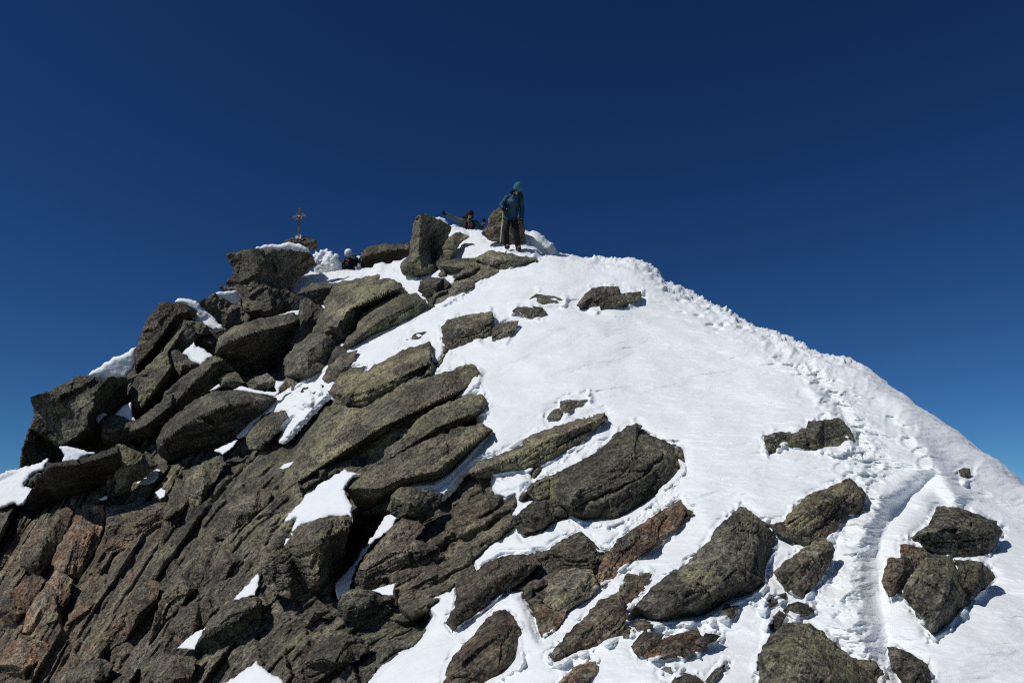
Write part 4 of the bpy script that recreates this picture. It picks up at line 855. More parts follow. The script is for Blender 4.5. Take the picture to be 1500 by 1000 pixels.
lump = (0.5 - f1) * 0.10 + fbm(P * 5.0, 4, 0.6, seed=104) * 0.12 + fbm(P * 14.0, 3, 0.6, seed=105) * 0.04
g1, g2, gid = worley_id(P * 2.6 + 9, 15)
prints = -0.11 * sstep(0.42, 0.18, g1) * (gid > .35)
off = off + (rip * .62 + und * .80) * sstep(0, 14, msd) + (lump * .8 + prints * .3 - 0.03) * 0.6 * ontr * sstep(0, 8, msd)
# single boot holes along the trodden line, left and right foot in turn
def along(pts, step0, step1):
    pts = np.asarray(pts, float); out_ = []; x, y = pts[0]; i = 0; sidef = 1
    seg = np.hypot(*np.diff(pts, axis=0).T); cum = np.concatenate([[0], np.cumsum(seg)]); d = 0
    while d < cum[-1]:
        f_ = d / cum[-1]; st = step0 + (step1 - step0) * f_
        out_.append((np.interp(d, cum, pts[:, 0]), np.interp(d, cum, pts[:, 1]), sidef, st)); sidef = -sidef; d += st * rng.uniform(.75, 1.25)
    return out_
prs = along(TRACK[5:], 9, 26) + along([(1000, 436), (1060, 468), (1120, 500), (1180, 545), (1230, 600)], 10, 17) + along([(1255, 560), (1310, 612), (1345, 655), (1365, 690)], 15, 20) + along([(1180, 560), (1215, 620), (1235, 690), (1225, 760), (1205, 830)], 17, 25)
for (x, y, sf, st) in prs:
    x += sf * st * .34 + rng.normal() * st * .22; y += rng.normal() * st * .15
    m_ = (np.abs(PX - x) < 40) & (np.abs(PY - y) < 40)
    if not m_.any(): continue
    tt = float(D(x, y)); pm = F / tt; rx, ry = .085 * pm * rng.uniform(.8, 1.3), .060 * pm * rng.uniform(.8, 1.3)
    an = rng.uniform(-.5, .5); dx, dy = PX[m_] - x, PY[m_] - y; u_ = (dx * math.cos(an) + dy * math.sin(an)) / rx; v_ = (-dx * math.sin(an) + dy * math.cos(an)) / ry
    rr_ = np.sqrt(u_ * u_ + v_ * v_) + 0.12 * pnoise(np.stack([PX[m_] / 4, PY[m_] / 4, PX[m_] * 0 + .5], -1), 9)
    dep = rng.uniform(.010, .026) * float(sstep(8, 30, y - ysil(x)))
    off[m_] += (-dep * sstep(1.15, .65, rr_) + dep * .35 * np.exp(-((rr_ - 1.35) / .25) ** 2)) * (msd[m_] > 6)
# scattered older prints next to the crest
pr2 = np.exp(-(line_d(PX, PY, [(1000, 440), (1040, 466), (1090, 482)])[0] / 16) ** 2)
off = off - 0.10 * sstep(.40, .15, g1) * pr2
# trench trodden on the right and steps
d3, s3, f3 = line_d(PX, PY, TRENCH)
wt = np.interp(f3, [0, .3, .6, 1], [7, 13, 18, 16])
tren = np.exp(-(d3 / wt) ** 2); bankL = np.exp(-((d3 - wt * 2.3) / (wt * 1.3)) ** 2) * (s3 > 0); bankR = np.exp(-((d3 - wt * 2.2) / (wt * 1.2)) ** 2) * (s3 < 0)
off = off - tren * 0.10 * sstep(0, .12, f3) + (0.085 * bankL + 0.01 * bankR) * sstep(0, .3, f3)
d4, s4, f4 = line_d(PX, PY, NOTCH); off = off - 0.05 * np.exp(-(d4 / 8) ** 2) + 0.05 * np.exp(-((d4 - 14) / 9) ** 2) * (s4 > 0)
# fold where the slope turns over to the far right
d6, s6, f6 = line_d(PX, PY, [(1262, 560), (1320, 606), (1352, 650), (1376, 690), (1400, 730)]); off = off + 0.07 * np.exp(-(d6 / 13) ** 2) * sstep(0, .3, f6)
# crumbs of dug-up snow along the crest
cr = sstep(26, 4, crest) * sstep(840, 880, PX) * sstep(1300, 1230, PX) + sstep(22, 4, crest) * sstep(655, 690, PX) * sstep(760, 730, PX) * .6
off = off + cr * (np.maximum(0, fbm(P * 4.0, 4, 0.65, seed=111)) * 0.17 + (0.45 - f1) * 0.05)
feet = np.exp(-(((PX - 752) / 34) ** 2 + ((PY - 366) / 13) ** 2)); off = off + feet * ((0.05 + fbm(P * 4.0, 3, 0.5, seed=112) * 0.07))
up = np.exp(-(((PX - 470) / 40) ** 2 + ((PY - 395) / 14) ** 2)); off = off + up * np.maximum(0, fbm(P * 5, 3, seed=113)) * .1
# wind scoops at the stones
scoop = np.exp(-((near_rock + 3) / 5.0) ** 2); off = off - 0.02 * scoop * (msd > 6)
lap = sstep(-.05, .40, fbm(q2 / 21.0, 3, .5, seed=120)) * np.exp(-((near_rock + .5) / 6.0) ** 2) * sstep(3, 9, msd)     # drifted snow lapping over the feet of the stones
off = off + lap * .085
nv_ = np.clip(-(NB * view).sum(2), .33, 1.0); cw = sstep(34, 10, crest)[..., None]       # loose snow stands up off the crest, elsewhere it builds towards the valley side
PS = P + (NB * cw - view * (1 - cw) * (0.9 / nv_)[..., None]) * off[..., None] + view * press[..., None]
PS = back_rows(PS, pxc, (0.25, .6, 1.1, 1.8, 2.8, 4.2, 6.5, 10, 16, 26, 42, 70, 120, 219))
Q = quads(nr, nc)
keep = np.concatenate([msd, np.tile(msd[-1], (nr - msd.shape[0], 1))]).ravel() > -6
Q = Q[keep[Q].all(axis=1)]
used = np.unique(Q); mp_ = np.full(nr * nc, -1); mp_[used] = np.arange(len(used))
so = mesh_np('snow_slope', PS.reshape(-1, 3)[used], faces_quad=mp_[Q], mat=SNOW, smooth=True)
tag(so, 'wind-packed white snow slope with a trodden track along the ridge', None, None, 'structure')

# the far country below the mountain
vm, vnt, vb = new_mat('far_ground')
tc = N(vnt, 'ShaderNodeNewGeometry'); nz = N(vnt, 'ShaderNodeTexNoise'); nz.inputs['Scale'].default_value = 0.004; nz.inputs['Detail'].default_value = 8
vnt.links.new(tc.outputs['Position'], nz.inputs['Vector'])
vnt.links.new(ramp(vnt, nz.outputs[0], [(0.42, (0.06, 0.065, 0.05)), (0.58, (0.6, 0.62, 0.66))]), vb.inputs['Base Color']); vb.inputs['Roughness'].default_value = 0.9
gx = np.linspace(-1, 1, 60); gx = np.sign(gx) * np.abs(gx) ** 2.2 * 25000
GX, GY = np.meshgrid(gx, gx); GZ = -380 + fbm(np.stack([GX / 3000, GY / 3000, GX * 0], -1), 4, seed=7) * 240
vo = mesh_np('valley_ground', np.stack([GX, GY, GZ], -1).reshape(-1, 3), faces_quad=quads(60, 60), mat=vm, smooth=True)
tag(vo, 'snow-streaked valley far below the summit', None, None, 'structure')
# ------------------------------------------------------------------ people, cross and gear
def skin(name, nodes, edges, root, mat, parent=None, sub=2, origin=None):
    """one continuous surface grown round a skeleton: nodes name -> (point, radius or (rx, ry))"""
    names = list(nodes); idx = {n: i for i, n in enumerate(names)}
    org = np.asarray(origin if origin is not None else (0, 0, 0), float)
    me = bpy.data.meshes.new(name + '_skeleton')
    me.from_pydata([tuple(np.asarray(nodes[n][0]) - org) for n in names], [(idx[a], idx[b]) for a, b in edges], [])
    ob = bpy.data.objects.new(name + '_skeleton', me); COL.objects.link(ob)
    md = ob.modifiers.new('skin', 'SKIN'); md.use_smooth_shade = True; md.branch_smoothing = 0.4
    sv_ = me.skin_vertices[0].data
    for n in names:
        r = nodes[n][1]; r = (r, r) if isinstance(r, (int, float)) else r
        sv_[idx[n]].radius = r; sv_[idx[n]].use_root = (n == root)
    s2 = ob.modifiers.new('sub', 'SUBSURF'); s2.levels = s2.render_levels = sub
    dg = bpy.context.evaluated_depsgraph_get(); dg.update()
    m2 = bpy.data.meshes.new_from_object(ob.evaluated_get(dg)); m2.name = name
    bpy.data.objects.remove(ob); bpy.data.meshes.remove(me)
    m2.materials.clear(); m2.materials.append(mat)
    m2.polygons.foreach_set('use_smooth', np.ones(len(m2.polygons), bool))
    o = bpy.data.objects.new(name, m2); COL.objects.link(o)
    if parent is not None: o.parent = parent
    return o

def empty(name, loc):
    e = bpy.data.objects.new(name, None); e.empty_display_size = 0.2; COL.objects.link(e); e.location = tuple(loc); return e

def tube(V, Fc, path, radii, n=10, cap=True):
    path = [np.asarray(p, float) for p in path]; base = len(V)
    for i, p in enumerate(path):
        d = path[min(i + 1, len(path) - 1)] - path[max(i - 1, 0)]; d /= np.linalg.norm(d) + 1e-9
        a = np.cross(d, (0.31, 0.9, 0.2)); a /= np.linalg.norm(a); b = np.cross(d, a)
        for k in range(n):
            t = 2 * math.pi * k / n; V.append(p + radii[i] * (a * math.cos(t) + b * math.sin(t)))
    for i in range(len(path) - 1):
        for k in range(n):
            a0 = base + i * n + k; a1 = base + i * n + (k + 1) % n; Fc.append((a0, a1, a1 + n, a0 + n))
    if cap:
        Fc.append(tuple(base + k for k in range(n))[::-1]); Fc.append(tuple(base + (len(path) - 1) * n + k for k in range(n)))

def solid(name, V, Fc, mat, parent=None, origin=(0, 0, 0), smooth=True):
    me = bpy.data.meshes.new(name); me.from_pydata([tuple(np.asarray(v) - np.asarray(origin)) for v in V], [], Fc); me.update()
    me.polygons.foreach_set('use_smooth', np.full(len(me.polygons), smooth)); me.set_sharp_from_angle(angle=R(45)); me.materials.append(mat)
    o = bpy.data.objects.new(name, me); COL.objects.link(o)
    if parent is not None: o.parent = parent
    return o

def ellipsoid(V, Fc, c, ax, nu=16, nv=10, v0=-1.0, v1=1.0, bump=0.0):
    """ellipsoid shell: ax = three semi-axis vectors, the third is the pole; v0..v1 cuts it between heights"""
    base = len(V); c = np.asarray(c, float); ax = [np.asarray(a, float) for a in ax]
    for j in range(nv + 1):
        h = v0 + (v1 - v0) * j / nv; h = max(-0.999, min(0.999, h)); r = math.sqrt(1 - h * h)
        for k in range(nu):
            t = 2 * math.pi * k / nu; q = 1 + bump * (1 if k % 2 else -1)
            V.append(c + ax[0] * r * q * math.cos(t) + ax[1] * r * q * math.sin(t) + ax[2] * h)
    for j in range(nv):
        for k in range(nu):
            a0 = base + j * nu + k; a1 = base + j * nu + (k + 1) % nu; Fc.append((a0, a1, a1 + nu, a0 + nu))
    Fc.append(tuple(base + k for k in range(nu))[::-1]); Fc.append(tuple(base + nv * nu + k for k in range(nu)))

def box_mesh(V, Fc, c, x, y, z):
    base = len(V); c, x, y, z = [np.asarray(a, float) for a in (c, x, y, z)]
    for sx in (-1, 1):
        for sy in (-1, 1):
            for sz in (-1, 1): V.append(c + sx * x + sy * y + sz * z)
    Fc += [tuple(base + i for i in f) for f in ((0, 1, 3, 2), (4, 6, 7, 5), (0, 4, 5, 1), (2, 3, 7, 6), (0, 2, 6, 4), (1, 5, 7, 3))]

def loft(V, Fc, rings, n=22, fold=0.0, seed=0):
    """rings: (centre, side axis * rx, front axis * ry); a closed cloth-like tube with small folds"""
    base = len(V)
    fine = []
    for i in range(len(rings) - 1):
        for j in range(4):
            t = j / 4.0; a, b = rings[i], rings[i + 1]
            p0, p3 = rings[max(i - 1, 0)], rings[min(i + 2, len(rings) - 1)]
            fine.append([0.5 * (2 * a[k] + (b[k] - p0[k]) * t + (2 * p0[k] - 5 * a[k] + 4 * b[k] - p3[k]) * t * t + (3 * a[k] - p0[k] - 3 * b[k] + p3[k]) * t ** 3) for k in range(3)])
    fine.append([np.asarray(rings[-1][k], float) for k in range(3)])
    for c, x, y in fine:
        ang = 2 * np.pi * np.arange(n) / n
        ring = np.asarray(c) + np.cos(ang)[:, None] * np.asarray(x) + np.sin(ang)[:, None] * np.asarray(y)
        f = 1 + fold * fbm(ring * np.array([11, 11, 26.0]) + seed, 2, seed=3) / 0.12
        ring = np.asarray(c) + (ring - np.asarray(c)) * f[:, None]
        V.extend(list(ring))
    m = len(fine)
    for i in range(m - 1):
        for k in range(n):
            a0 = base + i * n + k; a1 = base + i * n + (k + 1) % n; Fc.append((a0, a1, a1 + n, a0 + n))
    Fc.append(tuple(base + k for k in range(n))[::-1]); Fc.append(tuple(base + (m - 1) * n + k for k in range(n)))

RT = np.array([1.0, 0, 0]); FW = np.array([0, 1.0, 0]); UP = np.array([0, 0, 1.0])
def unit(v): v = np.asarray(v, float); return v / (np.linalg.norm(v) + 1e-9)

SKINM = plain('skin', (0.50, 0.29, 0.20), 0.55, 0.08)
BLACK = plain('black_fabric', (0.012, 0.012, 0.014), 0.8, 0.4)
TEAL = plain('teal_jacket', (0.0035, 0.048, 0.100), 0.6, 0.3, 25)
TEALD = plain('dark_teal_fabric', (0.006, 0.075, 0.095), 0.7, 0.3, 30)
KNIT = plain('knit_wool', (0.028, 0.135, 0.170), 0.9, 0.45, 90)
TROU = plain('charcoal_trousers', (0.0075, 0.008, 0.0085), 0.75, 0.35, 20)
NAVY = plain('navy_jacket', (0.010, 0.014, 0.030), 0.6, 0.3, 25)
GREYG = plain('grey_green_jacket', (0.075, 0.098, 0.090), 0.7, 0.3, 25)
HAIR = plain('dark_hair', (0.020, 0.012, 0.007), 0.5, 0.4, 80)
WHITEP = plain('white_plastic', (0.78, 0.79, 0.80), 0.35, 0.05)
YELLOW = plain('yellow_paint', (0.62, 0.60, 0.12), 0.4, 0.1)
GLASS = plain('dark_lens', (0.006, 0.006, 0.007), 0.12, 0.1, spec=0.6)
REDM = plain('red_fabric', (0.50, 0.03, 0.03), 0.6, 0.15)
KHAKI = plain('khaki_webbing', (0.15, 0.13, 0.075), 0.8, 0.2)
STEEL = plain('weathered_metal', (0.22, 0.22, 0.21), 0.45, 0.2, metal=0.7)
WOOD = plain('weathered_wood', (0.150, 0.146, 0.140), 0.85, 0.35, 30)
BOOTM = plain('boot_leather', (0.02, 0.018, 0.017), 0.6, 0.3)

def glove(name, wrist, direc, palm_n, mat, parent, org, curl=0.6, side=1, scale=1.0):
    """a mitten-thick glove with palm, four unequal fingers that curl and a thumb on its side"""
    d = unit(direc); n = unit(np.asarray(palm_n) - d * np.dot(palm_n, d)); s = unit(np.cross(d, n)) * side
    L = 0.085 * scale; nodes = {'w': (np.asarray(wrist) - d * .035, .036 * scale), 'p': (np.asarray(wrist) + d * L * .6, (.042 * scale, .028 * scale)), 'k': (np.asarray(wrist) + d * L, (.040 * scale, .022 * scale))}
    edges = [('w', 'p'), ('p', 'k')]
    for i, (off, ln) in enumerate(((-.030, .070), (-.010, .080), (.011, .075), (.031, .058))):
        b = nodes['k'][0] + s * off * scale; prev = 'k'; p = b + d * .008; ang = 0
        for j in range(3):
            ang += curl * 0.75; q = p + (d * math.cos(ang) + n * math.sin(ang)) * ln * scale / 2.6
            nm = 'f%d%d' % (i, j); nodes[nm] = (q, (.0125 - .0015 * j) * scale); edges.append((prev, nm)); prev = nm; p = q
    t0 = nodes['p'][0] - s * .035 * scale; nodes['t0'] = (t0 + d * .01 + n * .008, .014 * scale); nodes['t1'] = (t0 - s * .018 * scale + d * .04 * scale + n * .022 * scale, .013 * scale)
    nodes['t2'] = (nodes['t1'][0] + d * .022 * scale + n * .02 * scale + s * .01, .011 * scale); edges += [('p', 't0'), ('t0', 't1'), ('t1', 't2')]
    return skin(name, nodes, edges, 'p', mat, parent, 1, org)

def person(label, t0, jt, cols, hat, depth_scale=1.0):
    """jt: joint -> (photo x, photo y, depth towards the hill); builds body, clothes and head gear; returns root and points"""
    P = {k: W(v[0], v[1], t0 + v[2]) for k, v in jt.items()}
    feet = [P[k] for k in ('ankle_l', 'ankle_r')]
    org = (feet[0] + feet[1]) / 2 - UP * 0.09
    root = empty('person', org); tag(root, label, 'person')
    chest, neck, head, pel = P['chest'], P['neck'], P['head'], P['pelvis']
    up = unit(head - neck); face = unit(P['face_dir']) if 'face_dir' in P else None
    fdir = unit(np.array(cols['face'])); fdir = unit(fdir - up * np.dot(fdir, up)); side = np.cross(fdir, up)
    hs = cols.get('hs', 1.0)
    nodes = {'pel': (pel, (.085, .075)), 'chest': (chest, (.085, .07)), 'neck': (neck, .050), 'jaw': (head - up * .055 * hs + fdir * .022, .058 * hs), 'mid': (head + up * .01, (.076 * hs, .088 * hs)), 'top': (head + up * .075 * hs - fdir * .008, .070 * hs),
             'nose': (head + fdir * .098 * hs - up * .022, .011), 'chin': (head - up * .10 * hs + fdir * .055 * hs, .024), 'ear_a': (head + side * .085 * hs - up * .01, .014), 'ear_b': (head - side * .085 * hs - up * .01, .014)}
    edges = [('pel', 'chest'), ('chest', 'neck'), ('neck', 'jaw'), ('jaw', 'mid'), ('mid', 'top'), ('mid', 'nose'), ('jaw', 'chin'), ('mid', 'ear_a'), ('mid', 'ear_b')]
    for s in 'lr':
        nodes['sh' + s] = (P['sh_' + s], .048); nodes['el' + s] = (P['el_' + s], .038); nodes['wr' + s] = (P['wr_' + s], .026)
        hand = P['wr_' + s] + unit(P['wr_' + s] - P['el_' + s]) * .07; nodes['ha' + s] = (hand, .026)
        nodes['hp' + s] = (P['hip_' + s], .065); nodes['kn' + s] = (P['knee_' + s], .050); nodes['an' + s] = (P['ankle_' + s], .042)
        nodes['to' + s] = (P['ankle_' + s] + np.array(cols.get('toe', (0, -1, -.1))) * .15 - UP * .05, .035)
        edges += [('chest', 'sh' + s), ('sh' + s, 'el' + s), ('el' + s, 'wr' + s), ('wr' + s, 'ha' + s), ('pel', 'hp' + s), ('hp' + s, 'kn' + s), ('kn' + s, 'an' + s), ('an' + s, 'to' + s)]
    skin('body', nodes, edges, 'pel', SKINM, root, 2, org)
    # jacket with a hem, collar and loose sleeves
    V, Fc = [], []; bs = unit(P['sh_r'] - P['sh_l']); hsd = unit(P['hip_r'] - P['hip_l']); bu = unit(neck - pel); bf = unit(np.cross(bu, bs)); bf = bf * np.sign(np.dot(bf, fdir))
    hw = np.linalg.norm(P['sh_r'] - P['sh_l']) / 2; shc = (P['sh_r'] + P['sh_l']) / 2
    loft(V, Fc, [(pel - UP * .115, hsd * .175, bf * .150), (pel - UP * .02, hsd * .185, bf * .160), (pel * .5 + chest * .5, bs * .172, bf * .150), (chest, bs * (hw * .62 + .07), bf * .150), (shc + bu * .03, bs * (hw * .75 + .03), bf * .115), (neck - bu * .015, bs * .085, bf * .085), (neck + up * .035, bs * .070, bf * .074)], 26, .022, 3)
    solid('jacket', V, Fc, cols['jacket'], root, org)
    for s in 'lr':
        a, b, c = P['sh_' + s], P['el_' + s], P['wr_' + s]; V, Fc = [], []
        def ring(p, d, r):
            x = np.cross(d, FW + .1 * UP); x = unit(x); y = np.cross(d, x); return (p, x * r, y * r)
        d1, d2 = unit(b - a), unit(c - b); dm = unit(d1 + d2)
        loft(V, Fc, [ring(a - d1 * .05, d1, .075), ring(a + d1 * .01, d1, .088), ring((a + b) / 2, d1, .076), ring(b, dm, .068), ring((b + c) / 2, d2, .062), ring(c + d2 * .035, d2, .050)], 16, .03, 5)
        solid('sleeve', V, Fc, cols['jacket'], root, org)
    n = {'w': (pel + UP * .05, (.155, .125)), 'pel': (pel - UP * .04, (.16, .13))}; e = [('w', 'pel')]
    for s in 'lr':
        a, b, c = P['hip_' + s], P['knee_' + s], P['ankle_' + s]
        n['hp' + s] = (a, .108); n['th' + s] = ((a + b) / 2, .098); n['kn' + s] = (b, .084); n['ca' + s] = ((b + c) / 2, .080); n['an' + s] = (c - UP * .05, .076)
        e += [('pel', 'hp' + s), ('hp' + s, 'th' + s), ('th' + s, 'kn' + s), ('kn' + s, 'ca' + s), ('ca' + s, 'an' + s)]
    skin('trousers', n, e, 'pel', cols['trousers'], root, 2, org)
    toe = unit(np.array(cols.get('toe', (0, -1, -.1))))
    for i, s in enumerate('lr'):
        a = P['ankle_' + s]
        V, Fc = [], []; tube(V, Fc, [a + UP * .08, a, a - UP * .05 + toe * .02, a - UP * .062 + toe * .10, a - UP * .070 + toe * .17, a - UP * .075 + toe * .21], [.064, .064, .064, .056, .044, .02], 14); solid('boot', V, Fc, cols.get('boot_' + s, BOOTM), root, org)
        skin_dir = P['wr_' + s] - P['el_' + s]
        glove('glove', P['wr_' + s], cols.get('gd_' + s, skin_dir), cols.get('gn_' + s, fdir), BLACK, root, org, cols.get('curl_' + s, .6), 1 if s == 'l' else -1, 1.3)
    # head gear
    V, Fc = [], []
    if hat == 'knit':
        ellipsoid(V, Fc, head + up * .060, (side * .108, fdir * .118, up * .150), 40, 12, -.28, 1.0, 0.018); solid('knit_hat', V, Fc, KNIT, root, org)
        V, Fc = [], []; ellipsoid(V, Fc, head + up * .040, (side * .114, fdir * .124, up * .05), 40, 5, -.8, .6, 0.02); solid('hat_brim', V, Fc, KNIT, root, org)
    elif hat == 'helmet':
        ellipsoid(V, Fc, head + up * .035, (side * .135, fdir * .152, up * .148), 28, 12, -.25, 1.0); hm = solid('helmet', V, Fc, WHITEP, root, org)
        V, Fc = [], []
        for sx in (-.06, 0, .06):
            for h in (.05, .10): 
                z = math.sqrt(max(0, 1 - (h / .148) ** 2 - (sx / .135) ** 2)); c = head + up * (.035 + h) + side * sx + fdir * .1525 * z
                V, Fc = [], []; box_mesh(V, Fc, c, side * .010, up * .016, fdir * .006); solid('helmet_vent', V, Fc, GLASS, hm, org)
    else:
        ellipsoid(V, Fc, head + up * .03, (side * .118, fdir * .135, up * .135), 28, 12, -.25, 1.0); solid('helmet', V, Fc, BLACK, root, org)
        V, Fc = [], []; tube(V, Fc, [head + side * .1 + up * .0, head + side * .085 - up * .08 + fdir * .01, head - up * .125 + fdir * .05, head - side * .085 - up * .08 + fdir * .01, head - side * .1], [.024] * 5, 10); solid('chin_guard', V, Fc, BLACK, root, org)
    V, Fc = [], []
    for sg in (-1, 1): ellipsoid(V, Fc, head + fdir * .088 * hs + side * sg * .034 + up * .012, (side * .036, fdir * .012, up * .024), 14, 6)
    tube(V, Fc, [head + side * .088 + up * .012, head + side * .075 + fdir * .07 + up * .012, head + fdir * .098 + up * .014, head - side * .075 + fdir * .07 + up * .012, head - side * .088 + up * .012], [.006] * 5, 6)
    solid('sunglasses', V, Fc, GLASS, root, org)
    return root, P, org, up, fdir, side

def pole(label, top, tip, grip_col, up_col, low_col, split=.45, basket=True, rad=.010):
    top, tip = np.asarray(top), np.asarray(tip); d = unit(tip - top); L = np.linalg.norm(tip - top)
    r = empty('hiking_pole', tip); tag(r, label, 'pole')
    def part(nm, a, b, ra, rb, m):
        V, Fc = [], []; tube(V, Fc, [top + d * L * a, top + d * L * (a + b) / 2, top + d * L * b], [ra, (ra + rb) / 2, rb], 10); return solid(nm, V, Fc, m, r, tip)
    part('grip', -.06, .10, .020, .017, grip_col); part('upper_shaft', .10, split, rad * 1.2, rad * 1.1, up_col); part('lower_shaft', split, .95, rad * 1.35, rad * .9, low_col); part('tip', .95, 1.0, .006, .003, STEEL)
    V, Fc = [], []; ellipsoid(V, Fc, top - d * L * .065, (RT * .024, FW * .024, d * .018), 12, 6); solid('pommel', V, Fc, grip_col, r, tip)
    if basket:
        V, Fc = [], []; c = top + d * L * .93
        a = unit(np.cross(d, (0, 1, .2))); b = np.cross(d, a); ellipsoid(V, Fc, c, (a * .05, b * .05, d * .012), 18, 4); solid('basket', V, Fc, BLACK, r, tip)
    return r

def backpack(label, c, up, fdir, side, size, mat, strap_mat, sh, hips):
    w_, h_, d_ = size; r = empty('backpack', c - up * h_ * .5); tag(r, label, 'backpack'); org = np.asarray(c - up * h_ * .5)
    skin('pack_bag', {'b': (c - up * h_ * .42, (w_ * .42, d_ * .42)), 'm': (c, (w_ * .5, d_ * .5)), 't': (c + up * h_ * .40, (w_ * .44, d_ * .42))}, [('b', 'm'), ('m', 't')], 'm', mat, r, 2, org)
    skin('pack_lid', {'a': (c + up * h_ * .50 - side * w_ * .3, .055), 'b': (c + up * h_ * .52, .065), 'c': (c + up * h_ * .50 + side * w_ * .3, .055)}, [('a', 'b'), ('b', 'c')], 'b', strap_mat, r, 2, org)
    for s_, hp in zip(sh, hips):
        top = s_ + UP * .085 - fdir * .02; ft = s_ * .62 + hp * .38 + fdir * .165
        V, Fc = [], []; tube(V, Fc, [c + up * h_ * .38, top - fdir * .06, top + fdir * .05, s_ * .85 + hp * .15 + fdir * .155 , ft, s_ * .35 + hp * .65 + fdir * .10], [.015, .019, .020, .020, .016, .012], 8); solid('shoulder_strap', V, Fc, strap_mat, r, org)
    return r

# ---- woman standing on the crest
WJ = dict(pelvis=(748, 314, .0), chest=(752, 294, -.10), neck=(755.5, 286, -.17), head=(757.5, 278.5, -.24), sh_l=(743.5, 290.5, -.08), sh_r=(762, 290, -.10), el_l=(734.5, 301.5, -.10), wr_l=(737.5, 305.5, -.34),
          el_r=(765, 304.5, -.06), wr_r=(764.3, 320, -.14), hip_l=(743.5, 318, .0), hip_r=(752.8, 318, .0), knee_l=(741.0, 338, -.10), knee_r=(756, 339, -.12), ankle_l=(742.5, 359.0, .02), ankle_r=(759.2, 361.5, -.04))
root, P, org, up, fd, sd_ = person('person in a teal jacket and knit hat standing on the snow crest', 19.75, WJ,
    dict(jacket=TEAL, trousers=TROU, face=(.12, -.9, -.35), toe=(.2, -1, -.25), curl_l=1.1, gd_l=(.5, -.3, -.6), gn_l=(.3, .3, -.9), curl_r=.5, gd_r=(0, -.1, -1), gn_r=(-.6, -.5, 0), boot_r=BOOTM), 'knit')
V, Fc = [], []; tube(V, Fc, [P['head'] + sd_ * .085 - up * .01, W(762.3, 284, 19.5), W(763.8, 288, 19.47), W(764.6, 293, 19.45), W(764.2, 298, 19.47)], [.030, .045, .050, .038, .010], 12); solid('hair', V, Fc, HAIR, root, org)
V, Fc = [], []; tube(V, Fc, [P['head'] - sd_ * .085 - up * .01, W(752.0, 284.5, 19.5), W(752.2, 288.5, 19.48)], [.026, .032, .008], 10); solid('hair', V, Fc, HAIR, root, org)
V, Fc = [], []; c = P['pelvis'] * .78 + P['chest'] * .22
loft(V, Fc, [(c + UP * .022, RT * .188, FW * .164), (c, RT * .192, FW * .168), (c - UP * .022, RT * .190, FW * .166)], 24); solid('hip_belt', V, Fc, KHAKI, root, org)
for (x, y) in ((757.5, 364.2),):
    V, Fc = [], []; c = W(x, y, 19.75 - .22)
    for k in range(3): box_mesh(V, Fc, c + RT * (.035 * k - .03) + UP * .012 * (k % 2), RT * .008, FW * .02, UP * .03)
    solid('boot_buckle', V, Fc, REDM, root, org)
backpack('dark backpack on the shoulders of the person in the teal jacket', P['chest'] - fd * .25 - UP * .10 - RT * .03, unit(P['neck'] - P['pelvis']), fd, sd_, (.32, .40, .20), TEALD, BLACK, (P['sh_l'], P['sh_r']), (P['hip_l'], P['hip_r']))
pole('yellow and white pole planted in the snow by the standing person', W(737.6, 303.5, 19.33), W(732.3, 360.5, 19.52), BLACK, YELLOW, WHITEP, .40)

# ---- climber with spread arms behind the crest
CJ = dict(pelvis=(686, 357, .15), chest=(686.5, 332, .0), neck=(687.5, 322.5, -.06), head=(688.3, 314.5, -.10), sh_l=(679, 325.5, .0), sh_r=(696, 326.5, .0), el_l=(665, 319.3, -.02), wr_l=(655, 314.3, -.10),
          el_r=(704.5, 333, -.06), wr_r=(708.8, 328.5, -.12), hip_l=(681, 362, .15), hip_r=(691, 362, .15), knee_l=(680, 382, .05), knee_r=(693, 383, .05), ankle_l=(680, 405, .3), ankle_r=(693, 406, .3))
root, P, org, up, fd, sd_ = person('person in a black helmet scrambling over the crest with both arms spread', 24.9, CJ,
    dict(jacket=GREYG, trousers=TROU, face=(.05, -1, -.15), curl_l=.9, gd_l=(-.8, -.1, .4), gn_l=(0, -1, -.3), curl_r=1.0, gd_r=(.05, -.1, 1), gn_r=(-.5, -.8, 0)), 'dark')
for sg, q in ((-1, P['sh_l']), (1, P['sh_r'])):
    V, Fc = [], []; m_ = P['chest'] * .45 + q * .55; loft(V, Fc, [(m_ - UP * .22 - fd * .0, RT * .085, FW * .17), (m_ - UP * .05, RT * .088, FW * .172), (m_ + UP * .07, RT * .075, FW * .13), (m_ + UP * .115, RT * .04, FW * .06)], 16, .02); solid('vest_panel', V, Fc, BLACK, root, org)
V, Fc = [], []; tube(V, Fc, [P['neck'] + fd * .10 - up * .03, P['chest'] + fd * .175], [.007, .007], 8); solid('zip', V, Fc, REDM, root, org)
backpack('black backpack behind the shoulder of the scrambling person in the black helmet', P['chest'] - fd * .27 + UP * .06 - RT * .12, UP, fd, sd_, (.36, .44, .22), BLACK, BLACK, (P['sh_l'], P['sh_r']), (P['hip_l'], P['hip_r']))

